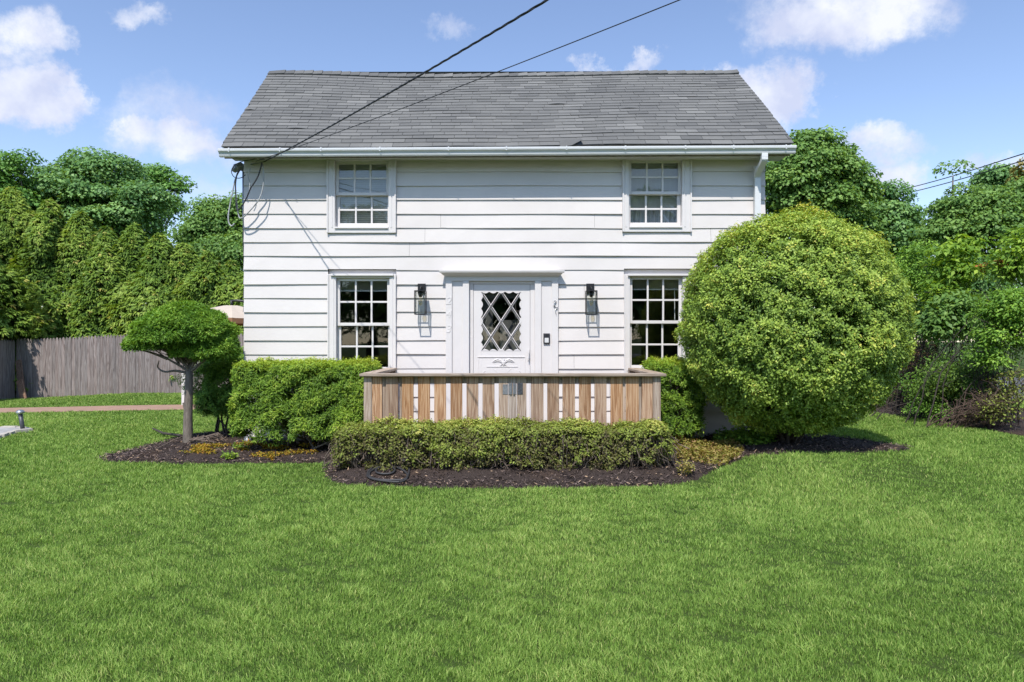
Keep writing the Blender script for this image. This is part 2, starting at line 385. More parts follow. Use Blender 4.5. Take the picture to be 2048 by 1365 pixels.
M = {}
M['siding'] = mat_siding(); M['shingle'] = mat_shingle()
M['trim'] = simple('white_trim_paint', (0.805, 0.768, 0.760), 0.4, 0.03, 4, bmp=0.03)
M['soffit'] = simple('soffit_paint', (0.72, 0.71, 0.68), 0.6, 0.05, 3)
M['gutter'] = simple('gutter_aluminium', (0.80, 0.81, 0.82), 0.28, 0.05, 3, bmp=0.02)
M['drip'] = simple('weathered_board', (0.36, 0.32, 0.28), 0.8, 0.3, 9, bmp=0.2)
M['glass'] = mat_glass('window_glass'); M['clear'] = mat_glass('lantern_glass', (0.95, 0.97, 0.96), 0.7)
M['blind'] = simple('blind_slat', (0.62, 0.63, 0.62), 0.5, 0.05, 4)
M['curtain'] = simple('curtain_cloth', (0.55, 0.56, 0.6), 0.8, 0.12, 12)
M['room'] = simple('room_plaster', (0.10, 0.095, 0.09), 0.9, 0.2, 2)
M['found'] = simple('foundation_block', (0.30, 0.30, 0.29), 0.9, 0.25, 8, bmp=0.4)
M['cedar'] = mat_wood('weathered_cedar', (0.21, 0.100, 0.048), (0.47, 0.275, 0.155), (0.60, 0.42, 0.28), grain='z')
M['cedar_grey'] = mat_wood('greyed_cedar', (0.25, 0.18, 0.135), (0.46, 0.35, 0.27), (0.58, 0.48, 0.40), grain='z')
M['cap'] = mat_wood('greyed_rail_wood', (0.22, 0.165, 0.12), (0.46, 0.36, 0.28), (0.60, 0.50, 0.42), grain='x')
M['capy'] = mat_wood('greyed_side_rail_wood', (0.22, 0.165, 0.12), (0.46, 0.36, 0.28), (0.60, 0.50, 0.42), grain='y')
M['fence'] = mat_wood('grey_fence_wood', (0.12, 0.092, 0.083), (0.275, 0.228, 0.213), (0.41, 0.36, 0.345), grain='z')
M['plank'] = mat_wood('brown_plank', (0.14, 0.07, 0.045), (0.27, 0.16, 0.11), (0.38, 0.26, 0.19), grain='z')
M['black'] = simple('black_metal', (0.028, 0.027, 0.030), 0.4, 0.2, 20, metal=0.3)
M['grey_metal'] = simple('galvanised_metal', (0.30, 0.31, 0.34), 0.45, 0.25, 40, metal=0.5)
M['dark_metal'] = simple('dark_plate', (0.08, 0.085, 0.10), 0.5, 0.5, 60, metal=0.3)
M['silver'] = simple('silver_metal', (0.55, 0.55, 0.56), 0.3, 0.15, 30, metal=0.8)
M['plastic_dark'] = simple('dark_plastic', (0.035, 0.035, 0.045), 0.35, 0.1, 8)
M['plastic_white'] = simple('white_plastic', (0.75, 0.75, 0.75), 0.35, 0.03, 8)
M['cable'] = simple('black_cable', (0.016, 0.016, 0.018), 0.55, 0.3, 40)
M['cable_grey'] = simple('grey_cable', (0.42, 0.43, 0.44), 0.6, 0.45, 9)
M['rubber'] = simple('hose_rubber', (0.035, 0.034, 0.036), 0.6, 0.3, 20)
M['bulb'] = mat_glass('bulb_glass', (0.95, 0.88, 0.70), 1.2)
M['bark'] = simple('bark', (0.19, 0.16, 0.135), 0.95, 0.5, 14, bmp=0.8, stretch=(3, 3, 0.6))
M['bark_dark'] = simple('dark_bark', (0.062, 0.050, 0.042), 0.95, 0.45, 14, bmp=0.8, stretch=(3, 3, 0.6))
M['twig'] = simple('twig_bark', (0.19, 0.145, 0.115), 0.9, 0.45, 25)
M['stone'] = simple('patio_stone', (0.40, 0.39, 0.38), 0.9, 0.3, 5, bmp=0.3)
M['stone_rim'] = simple('pale_stone', (0.55, 0.50, 0.44), 0.9, 0.2, 7, bmp=0.3)
M['asphalt'] = simple('asphalt', (0.11, 0.11, 0.115), 0.9, 0.3, 15, bmp=0.2)
M['canvas'] = simple('tan_canvas', (0.62, 0.52, 0.42), 0.85, 0.06, 5)
M['canvas_rust'] = simple('rust_valance', (0.42, 0.21, 0.11), 0.85, 0.1, 5)
M['box_grey'] = simple('grey_painted_box', (0.22, 0.26, 0.30), 0.6, 0.1, 5)
M['ground'] = mat_ground(); M['mulch'] = mat_mulch(); M['brick'] = mat_brick()
M['grass'] = leaf_mat('grass_blade', [(0, (0.036, 0.070, 0.012)), (0.45, (0.100, 0.167, 0.032)), (0.8, (0.175, 0.245, 0.062)), (1, (0.28, 0.28, 0.11))], 0.5, 0.35, 0.25, (1.2, 1.25, 0.5))
M['maple'] = leaf_mat('maple_leaf', [(0, (0.020, 0.048, 0.016)), (0.5, (0.048, 0.096, 0.028)), (1, (0.100, 0.160, 0.050))], 0.42, 0.28, 0.45)
M['maple_light'] = leaf_mat('light_maple_leaf', [(0, (0.030, 0.066, 0.016)), (0.5, (0.068, 0.126, 0.029)), (1, (0.125, 0.19, 0.05))], 0.42, 0.32, 0.4)
M['ash'] = leaf_mat('ash_leaf', [(0, (0.03, 0.075, 0.016)), (0.5, (0.065, 0.135, 0.028)), (1, (0.11, 0.19, 0.045))], 0.5, 0.3, 0.3)
M['arbor'] = leaf_mat('arborvitae_spray', [(0, (0.028, 0.060, 0.012)), (0.45, (0.075, 0.127, 0.020)), (0.85, (0.150, 0.200, 0.036)), (1, (0.22, 0.20, 0.06))], 0.5, 0.25, 0.3)
M['holly'] = leaf_mat('holly_leaf', [(0, (0.042, 0.078, 0.012)), (0.45, (0.104, 0.160, 0.024)), (0.85, (0.190, 0.245, 0.040)), (1, (0.31, 0.285, 0.06))], 0.33, 0.22, 0.5)
M['yew'] = leaf_mat('yew_needle', [(0, (0.026, 0.056, 0.008)), (0.45, (0.078, 0.138, 0.014)), (0.85, (0.168, 0.228, 0.026)), (1, (0.23, 0.265, 0.045))], 0.45, 0.25, 0.35)
M['yew_dark'] = leaf_mat('dark_yew_needle', [(0, (0.018, 0.042, 0.008)), (0.5, (0.048, 0.098, 0.015)), (1, (0.110, 0.175, 0.028))], 0.45, 0.22, 0.35)
M['box'] = leaf_mat('boxwood_leaf', [(0, (0.055, 0.046, 0.022)), (0.3, (0.085, 0.085, 0.024)), (0.6, (0.125, 0.162, 0.028)), (0.85, (0.185, 0.225, 0.04)), (1, (0.29, 0.28, 0.075))], 0.45, 0.22, 0.35)
M['privet'] = leaf_mat('privet_leaf', [(0, (0.032, 0.074, 0.012)), (0.5, (0.078, 0.146, 0.021)), (1, (0.15, 0.235, 0.034))], 0.4, 0.32, 0.4)
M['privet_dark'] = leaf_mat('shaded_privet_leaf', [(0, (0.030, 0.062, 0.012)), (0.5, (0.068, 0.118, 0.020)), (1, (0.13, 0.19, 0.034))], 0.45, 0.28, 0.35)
M['vine'] = leaf_mat('vine_leaf', [(0, (0.040, 0.090, 0.014)), (0.5, (0.098, 0.165, 0.021)), (0.97, (0.19, 0.26, 0.034)), (1, (0.30, 0.11, 0.03))], 0.4, 0.38, 0.4)
M['red_leaf'] = leaf_mat('red_shoot_leaf', [(0, (0.16, 0.06, 0.02)), (0.5, (0.26, 0.09, 0.03)), (1, (0.30, 0.16, 0.04))], 0.5, 0.3, 0.3)
M['twig_dark'] = simple('brown_twig_bark', (0.13, 0.085, 0.065), 0.9, 0.4, 25)
M['dry_leaf'] = leaf_mat('dry_leaf', [(0, (0.10, 0.055, 0.035)), (0.6, (0.20, 0.12, 0.07)), (1, (0.30, 0.2, 0.11))], 0.7, 0.2, 0.2)
M['cover'] = leaf_mat('groundcover_leaf', [(0, (0.14, 0.16, 0.03)), (0.5, (0.30, 0.27, 0.07)), (1, (0.36, 0.21, 0.11))], 0.5, 0.25, 0.3)
M['orange_cover'] = leaf_mat('sedum_leaf', [(0, (0.12, 0.17, 0.02)), (0.5, (0.33, 0.24, 0.03)), (1, (0.40, 0.17, 0.03))], 0.6, 0.2, 0.2)
M['conifer'] = leaf_mat('bronze_conifer_spray', [(0, (0.045, 0.05, 0.012)), (0.5, (0.12, 0.11, 0.025)), (1, (0.21, 0.16, 0.045))], 0.5, 0.2, 0.3)
M['chip'] = leaf_mat('mulch_chip', [(0, (0.016, 0.012, 0.012)), (0.5, (0.06, 0.045, 0.042)), (0.82, (0.16, 0.122, 0.108)), (1, (0.36, 0.25, 0.16))], 0.9, 0.0, 0.15)

# ------------------------------------------------------------------ ground, beds, path, road
def inpoly(x, y, poly):
    c = np.zeros(len(x), bool); n = len(poly); j = n - 1
    for i in range(n):
        xi, yi = poly[i]; xj, yj = poly[j]
        c ^= ((yi > y) != (yj > y)) & (x < (xj - xi) * (y - yi) / (yj - yi + 1e-12) + xi); j = i
    return c
def smooth_poly(p, it=2):
    for _ in range(it):
        q = []
        for i in range(len(p)):
            a, b = p[i], p[(i + 1) % len(p)]
            q += [(a[0] * .75 + b[0] * .25, a[1] * .75 + b[1] * .25), (a[0] * .25 + b[0] * .75, a[1] * .25 + b[1] * .75)]
        p = q
    return p
BED_LEFT = smooth_poly([(-5.45, 9.0), (-4.55, 8.78), (-3.3, 8.82), (-2.2, 8.83), (-1.7, 8.95), (-1.7, 10.4), (-3.6, 10.4), (-3.85, 12.0), (-4.9, 11.9), (-5.3, 11.2), (-5.3, 10.4), (-5.45, 9.7)])
BED_DECK = smooth_poly([(-2.3, 8.7), (-2.22, 8.2), (-2.0, 7.55), (-1.5, 7.40), (-0.1, 7.35), (1.4, 7.38), (2.0, 7.55), (2.5, 8.1), (2.95, 8.6), (2.9, 10.4), (-1.8, 10.4)])
BED_RIGHT = smooth_poly([(2.6, 8.5), (3.4, 8.42), (4.3, 8.46), (5.05, 8.66), (4.95, 9.1), (4.6, 9.7), (4.1, 10.5), (2.6, 10.5)])
BED_HEDGE = smooth_poly([(7.0, 6.0), (7.15, 8.5), (7.2, 10.0), (7.15, 11.5), (6.75, 12.9), (6.6, 15), (6.6, 24), (9.6, 24), (10.2, 6.0)])
PATH = [(-19, 15.2), (-15, 15.4), (-12, 15.5), (-10.4, 15.65), (-9.2, 16.0), (-7.4, 16.3), (-5.6, 16.5), (-3, 16.6)]
PATIO = [ground(-120, 862), ground(0, 858.5), ground(38, 858.5), ground(60, 864), ground(25, 868), ground(0, 878), ground(-120, 905)]
PATIO = [(p.x, p.y) for p in PATIO]
def catmull(pts, k=8):
    out = []; n = len(pts); pts = [Vector(p) for p in pts]
    for i in range(n - 1):
        p0, p1, p2, p3 = pts[max(i - 1, 0)], pts[i], pts[i + 1], pts[min(i + 2, n - 1)]
        for s in range(k):
            t = s / k
            out.append(0.5 * ((2 * p1) + (p2 - p0) * t + (2 * p0 - 5 * p1 + 4 * p2 - p3) * t * t + (3 * p1 - p0 - 3 * p2 + p3) * t ** 3))
    out.append(pts[-1]); return out
path_c = catmull([(a, b, 0) for a, b in PATH], 8)
def path_dist(x, y):
    d = np.full(len(x), 9e9)
    for p in path_c: d = np.minimum(d, (x - p.x) ** 2 + (y - p.y) ** 2)
    return np.sqrt(d)
PATH_W = 0.62

def build_ground():
    def axis(a, b, step, far):
        core = np.arange(a, b + 1e-6, step); out = []
        s = step; v = b
        while v < far: s *= 1.35; v += s; out.append(v)
        neg = []; s = step; v = a
        while v > -far: s *= 1.35; v -= s; neg.append(v)
        return np.concatenate([neg[::-1], core, out])
    xs = axis(-17, 12, 0.2, 900); ys = axis(0, 24, 0.2, 900)
    X, Y = np.meshgrid(xs, ys, indexing='ij'); Z = H(X, Y)
    far = sstep(60, 200, np.hypot(X, Y)); Z = Z * (1 - far)
    V = np.stack([X, Y, Z], -1).reshape(-1, 3); nx, ny = len(xs), len(ys)
    i = np.arange(nx - 1)[:, None] * ny + np.arange(ny - 1)[None, :]
    q = np.stack([i, i + ny, i + ny + 1, i + 1], -1).reshape(-1)
    o = raw_mesh('ground', V, q, np.arange((nx - 1) * (ny - 1)) * 4, np.zeros((nx - 1) * (ny - 1)), M['ground'], smooth=True)
    tag(o, 'lawn ground around the white house', None, kind='structure')
build_ground()

def bed_mesh(name, poly, label, lift=0.03):
    xs = [p[0] for p in poly]; ys = [p[1] for p in poly]; st = 0.06
    gx = np.arange(min(xs) - .1, max(xs) + .1, st); gy = np.arange(min(ys) - .1, max(ys) + .1, st)
    X, Y = np.meshgrid(gx, gy, indexing='ij'); ins = inpoly(X.ravel(), Y.ravel(), poly).reshape(X.shape)
    d = np.full(X.shape, 9.0)
    for k in range(0, len(poly)):
        a = poly[k]; b = poly[(k + 1) % len(poly)]
        for t in (0, .5): d = np.minimum(d, np.hypot(X - (a[0] * (1 - t) + b[0] * t), Y - (a[1] * (1 - t) + b[1] * t)))
    nz = SinNoise(5, 9)(np.stack([X.ravel(), Y.ravel()], -1)).reshape(X.shape)
    Z = H(X, Y) + np.where(ins, lift * np.clip(d / 0.25, 0, 1) + 0.008 + 0.006 * nz, -0.03)
    V = np.stack([X, Y, Z], -1).reshape(-1, 3); nx, ny = X.shape
    i = (np.arange(nx - 1)[:, None] * ny + np.arange(ny - 1)[None, :])
    keep = (ins[:-1, :-1] | ins[1:, :-1] | ins[:-1, 1:] | ins[1:, 1:])
    q = np.stack([i, i + ny, i + ny + 1, i + 1], -1)[keep]
    o = raw_mesh(name, V, q.ravel(), np.arange(len(q)) * 4, np.zeros(len(q)), M['mulch'], smooth=True)
    return tag(o, label, None, kind='structure')
bed_mesh('mulch_bed', BED_LEFT, 'dark mulch bed under the small topiary tree')
bed_mesh('mulch_bed', BED_DECK, 'dark mulch bed in front of the wooden porch railing')
bed_mesh('mulch_bed', BED_RIGHT, 'dark shaded mulch bed under the big round shrub')
bed_mesh('mulch_bed', BED_HEDGE, 'dark shaded mulch bed along the right hedgerow')

def chips():
    pts = []
    for poly, n in ((BED_LEFT, 14000), (BED_DECK, 24000), (BED_RIGHT, 6000), (BED_HEDGE, 6000)):
        xs = [p[0] for p in poly]; ys = [p[1] for p in poly]
        x = rng.uniform(min(xs), max(xs), n * 2); y = rng.uniform(min(ys), max(ys), n * 2)
        k = inpoly(x, y, poly); x, y = x[k][:n], y[k][:n]
        pts.append(np.stack([x, y, H(x, y) + 0.036], -1))
    p = np.concatenate(pts); n = len(p)
    N_ = nrm(np.array([0, 0, 1.0]) + rng.normal(size=(n, 3)) * 0.45); A = sphere_dirs(n); A[:, 2] *= 0.25
    o = leaf_object('mulch_chips', p, N_, A, rng.uniform(.02, .07, n), rng.uniform(.006, .016, n), rng.random(n) ** 1.2, M['chip'], fold=0.05, droop=0.05)
    tag(o, 'loose dark bark chips covering the planting beds', 'mulch', kind='stuff')
chips()

def build_path():
    V = []; f = []; n = len(path_c)
    for i, p in enumerate(path_c):
        t = (path_c[min(i + 1, n - 1)] - path_c[max(i - 1, 0)]).normalized(); s = Vector((-t.y, t.x, 0)) * PATH_W
        for q in (p - s, p + s): V.append((q.x, q.y, hf(q.x, q.y) + 0.02))
        for q in (p - s * 1.0, p + s * 1.0): V.append((q.x, q.y, hf(q.x, q.y) - 0.03))
    for i in range(n - 1):
        a, b = i * 4, i * 4 + 4
        f += [(a, b, b + 1, a + 1), (a + 2, b + 2, b, a), (a + 1, b + 1, b + 3, a + 3)]
    m = MB(); m.add(V, f, 0.5); o = m.build('brick_path', M['brick']); tag(o, 'red brick garden path curving across the lawn', None, kind='structure')
    m = MB(); c = [(x, y) for x, y in PATIO]; k = len(c)
    V = [(x, y, hf(x, y) + 0.035) for x, y in c] + [(x, y, hf(x, y) - 0.05) for x, y in c]
    m.add(V, [tuple(range(k))[::-1]] + [(i, (i + 1) % k, (i + 1) % k + k, i + k) for i in range(k)], 0.5)
    o = m.build('stone_paving', M['stone']); tag(o, 'grey stone paving at the left edge of the lawn', None, kind='structure')
    m = MB()
    for i in range(6):
        a, b = Vector((*c[i], 0)), Vector((*c[i + 1], 0)); L_ = (b - a).length; k2 = max(1, int(L_ / 0.28))
        for j in range(k2):
            p = a.lerp(b, (j + .12) / k2); q = a.lerp(b, (j + .9) / k2); t = (q - p).normalized() * 0.0; s = Vector((-(q - p).y, (q - p).x, 0)).normalized() * 0.06
            z = 0.05 + random.uniform(0, .02)
            V = [(w.x, w.y, hf(w.x, w.y) - .03) for w in (p - s, q - s, q + s, p + s)] + [(w.x, w.y, hf(w.x, w.y) + z) for w in (p - s * .8, q - s * .8, q + s * .8, p + s * .8)]
            m.add(V, [(4, 5, 6, 7), (0, 1, 5, 4), (1, 2, 6, 5), (2, 3, 7, 6), (3, 0, 4, 7)])
    o = m.build('stone_edging', M['stone_rim']); tag(o, 'pale stone edging of the paving', None, kind='structure')
    m = MB(); m.add([(11.5, -60, .012), (18.5, -60, .012), (18.5, 120, .012), (11.5, 120, .012)], [(0, 1, 2, 3)], .5)
    # follow the raised ground a little above it
    m = MB(); V = []; f = []
    ys = np.arange(-60, 121, 2.0)
    for i, y in enumerate(ys):
        for x in (11.5, 13.25, 15, 16.75, 18.5): V.append((x, y, hf(x, y) + 0.02))
        if i:
            for k in range(4): f.append(((i - 1) * 5 + k, (i - 1) * 5 + k + 1, i * 5 + k + 1, i * 5 + k))
    m.add(V, f, .5); o = m.build('road', M['asphalt']); tag(o, 'grey asphalt road beyond the right hedgerow', None, kind='structure')
build_path()

def build_grass():
    W_HOUSE = [(-3.95, 10.2), (3.75, 10.2), (3.75, 14), (-3.95, 14)]
    xs, ys, sc_ = [], [], []
    d0 = 2.2; edges = np.concatenate([np.arange(d0, 12, .3), np.arange(12, 23, 1.0)])
    for a, b in zip(edges[:-1], edges[1:]):
        d = (a + b) / 2; dens = 30000 * min(1.0, (3.6 / d)) ** 1.7
        half = 0.74 * d + 1.6; n = int(dens * 2 * half * (b - a))
        xs.append(rng.uniform(-half, half, n)); ys.append(rng.uniform(a, b, n)); sc_.append(np.full(n, max(1.0, d / 4.5)))
    x = np.concatenate(xs); y = np.concatenate(ys); s = np.concatenate(sc_)
    jx = x + rng.normal(size=len(x)) * .035; jy = y + rng.normal(size=len(x)) * .035
    k = ~(inpoly(jx, jy, BED_LEFT) | inpoly(jx, jy, BED_DECK) | inpoly(jx, jy, BED_RIGHT) | inpoly(jx, jy, BED_HEDGE) | inpoly(x, y, W_HOUSE) | inpoly(x, y, PATIO))
    k &= (path_dist(x, y) > PATH_W + rng.normal(size=len(x)) * .03) & (x < 11.4) & (x > -15.5) & ~((y > 20.7) & (x < 0))
    q2 = np.stack([x, y], -1); k &= rng.random(len(x)) < np.clip(.80 + .20 * SinNoise(12, 60)(q2), .2, 1)
    x, y, s = x[k], y[k], s[k]; n = len(x)
    p = np.stack([x, y, H(x, y) - 0.004], -1)
    big = SinNoise(3, 1.1)(p) ; med = SinNoise(4, 4.5)(p); sm = SinNoise(6, 16)(p)
    h = 0.029 * (1 + 0.12 * med + 0.20 * sm + 0.05 * big) * rng.uniform(.55, 1.35, n)
    tall = rng.random(n) < 0.012; h = np.where(tall, h * 1.45, h)
    w = rng.uniform(.0011, .0024, n) * s ** 1.0; h = h * np.minimum(1.35, s ** .3)
    az = rng.uniform(0, 6.283, n) + 0.0; lean = np.clip(np.abs(rng.normal(0.46, 0.26, n)) + .10 * sm, 0.02, 1.15)
    dirx, diry = np.cos(az), np.sin(az)
    wind = SinNoise(8, 2.2)(p) * .18; dirx = dirx + wind
    D = np.stack([dirx, diry, np.zeros(n)], -1)
    fa = rng.uniform(0, 6.283, n); S = np.stack([np.cos(fa), np.sin(fa), np.zeros(n)], -1) * w[:, None]
    up = np.array([0, 0, 1.0])
    mid = p + D * (h * lean * .35)[:, None] + up * (h * .55)[:, None]
    tip = p + D * (h * lean)[:, None] + up * (h * np.clip(1.05 - .35 * lean ** 2, .35, 1))[:, None]
    V = np.empty((n, 5, 3)); V[:, 0] = p - S; V[:, 1] = p + S; V[:, 2] = mid - S * .85; V[:, 3] = mid + S * .85; V[:, 4] = tip
    base = np.arange(n)[:, None] * 5
    loops = (base + np.array([0, 1, 3, 2, 2, 3, 4])).ravel()
    starts = (np.arange(n)[:, None] * 7 + np.array([0, 4])).ravel()
    r = 0.49 + 0.05 * big + 0.04 * med + 0.05 * sm + rng.normal(size=n) * .25
    dry = rng.random(n) < (0.025 + 0.03 * np.clip(big, 0, 2)); r = np.where(dry, rng.uniform(.85, 1, n), np.clip(r, 0, .86))
    o = raw_mesh('lawn_grass', V.reshape(-1, 3), loops, starts, np.repeat(r, 2), M['grass'])
    tag(o, 'short mown green grass of the front lawn', 'grass', kind='stuff')
build_grass()

# ------------------------------------------------------------------ house
YW = 10.3                      # distance of the front wall
XL, XR = wx(490, YW), wx(1528, YW)
YB = 13.9                      # rear wall
Z_SOF = wz(321.5, YW)
house = empty('house', 'white two storey clapboard house with grey shingle roof', 'house', (0, 0, 0))
WIN = {  # casing box and sash boxes in photo pixels on the wall plane
    'ul': dict(case=(655, 793, 321.6, 467), up=(677, 772, 328.5, 385), lo=(678, 774, 392, 446), kind='u'),
    'ur': dict(case=(1244, 1382, 321.6, 465), up=(1263, 1357, 326, 383), lo=(1262, 1356, 389.5, 444.5), kind='u'),
    'll': dict(case=(656.5, 793, 539, 758), up=(679.5, 774, 562.5, 646), lo=(680.5, 775, 652, 735), kind='l'),
    'lr': dict(case=(1247.5, 1384, 538, 756), up=(1265, 1358, 559.5, 641.5), lo=(1264.5, 1357.5, 648, 731), kind='l'),
}
DOOR = (892, 1116, 543, 846)
def X_(px): return wx(px, YW)
def Z_(py): return wz(py, YW)
holes = [(X_(w['case'][0]), X_(w['case'][1]), Z_(w['case'][3]), Z_(w['case'][2])) for w in WIN.values()]
holes.append((X_(DOOR[0]), X_(DOOR[1]), Z_(DOOR[3]) - .05, Z_(DOOR[2])))

def build_siding():
    m = MB(); zs = [Z_SOF] + [Z_(344 + 28.07 * k) for k in range(19)] + [Z_(873)]
    nz = SinNoise(21, 1.4)
    for r in range(len(zs) - 1):
        zt, zb = zs[r], zs[r + 1]
        if zt - zb < .02: continue
        seams = {XL + 1.2 + ((r * 2.37) % 2.6), XL + 4.1 + ((r * 1.71) % 2.9)}
        seams = {q for q in seams if not any(h[0] - .05 < q < h[1] + .05 for h in holes)}
        cuts = sorted({XL, XR} | seams | {h[0] for h in holes} | {h[1] for h in holes})
        ext = 0.012; seam_dz = {q: random.uniform(-.004, .004) for q in cuts}
        for a, b in zip(cuts[:-1], cuts[1:]):
            cx = (a + b) / 2; segz = [(zb, zt)]
            for h in holes:
                if h[0] < cx < h[1]:
                    new = []
                    for (q0, q1) in segz:
                        lo, hi = max(q0, h[2]), min(q1, h[3])
                        if lo >= hi: new.append((q0, q1)); continue
                        if q0 < lo - .01: new.append((q0, lo))
                        if q1 > hi + .01: new.append((hi, q1))
                    segz = new
            for (q0, q1) in segz:
                k = max(1, int((b - a) / .35)); rn = random.random()
                xa = a - (ext if a == XL else 0) + (.0015 if a in seams else 0); xb = b + (ext if b == XR else 0) - (.0015 if b in seams else 0); sdz = seam_dz[a] if a in seams else 0.0
                top = []; bot = []; lip = []
                for i in range(k + 1):
                    x = xa + (xb - xa) * i / k
                    wob = 0.0035 * float(nz([[x, r * 3.7, 0]])[0]); out = 0.021 + 0.003 * float(nz([[x * 1.3, r * 2.1, 5]])[0])
                    full = (q0 == zb)
                    zbot = q0 + (wob - .004 + sdz if full else 0)
                    frac = (zt - q0) / (zt - zb); ftop = (zt - q1) / (zt - zb)
                    top.append((x, YW - (0.004 + ftop * out), q1 + (.008 if q1 == zt and r else 0))); bot.append((x, YW - (0.004 + frac * out), zbot)); lip.append((x, YW + .01, zbot + .002))
                n = k + 1; f = []
                for i in range(k):
                    f += [(n + i, n + i + 1, i + 1, i), (2 * n + i, 2 * n + i + 1, n + i + 1, n + i)]
                m.add(top + bot + lip, f, rn)
    # side walls with the same laps, gable triangles, rear wall
    for X, s in ((XL, -1), (XR, 1)):
        for r in range(len(zs) - 1):
            zt, zb = zs[r], zs[r + 1]
            m.add([(X + s * .006, YW - .004, zt), (X + s * .006, YB, zt), (X + s * .024, YB, zb), (X + s * .024, YW - .02, zb), (X - s * .005, YW, zb), (X - s * .005, YB, zb)],
                  [(0, 1, 2, 3), (3, 2, 5, 4)])
        m.add([(X, YW, Z_SOF), (X, YB, Z_SOF), (X, (YW + YB) / 2, Z_SOF + 1.5)], [(0, 1, 2)])
    m.add([(XL, YB, zs[-1]), (XR, YB, zs[-1]), (XR, YB, Z_SOF), (XL, YB, Z_SOF)], [(0, 1, 2, 3)])
    m.build('siding', M['siding'], house)
    m = MB()
    m.box(XL + .02, XR - .02, YW + .03, YB - .03, -0.1, Z_(873) - .004); m.build('foundation', M['found'], house)
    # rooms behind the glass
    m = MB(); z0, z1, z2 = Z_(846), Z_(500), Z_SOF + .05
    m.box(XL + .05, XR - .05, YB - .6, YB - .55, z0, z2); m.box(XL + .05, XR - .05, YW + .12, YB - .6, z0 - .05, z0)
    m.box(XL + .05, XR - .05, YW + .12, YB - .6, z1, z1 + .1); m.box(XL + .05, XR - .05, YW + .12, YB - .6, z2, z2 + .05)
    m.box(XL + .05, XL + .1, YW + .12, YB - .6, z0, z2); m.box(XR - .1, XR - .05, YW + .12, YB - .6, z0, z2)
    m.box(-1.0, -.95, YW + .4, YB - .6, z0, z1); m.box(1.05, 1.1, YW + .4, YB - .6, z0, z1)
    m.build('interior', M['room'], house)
build_siding()

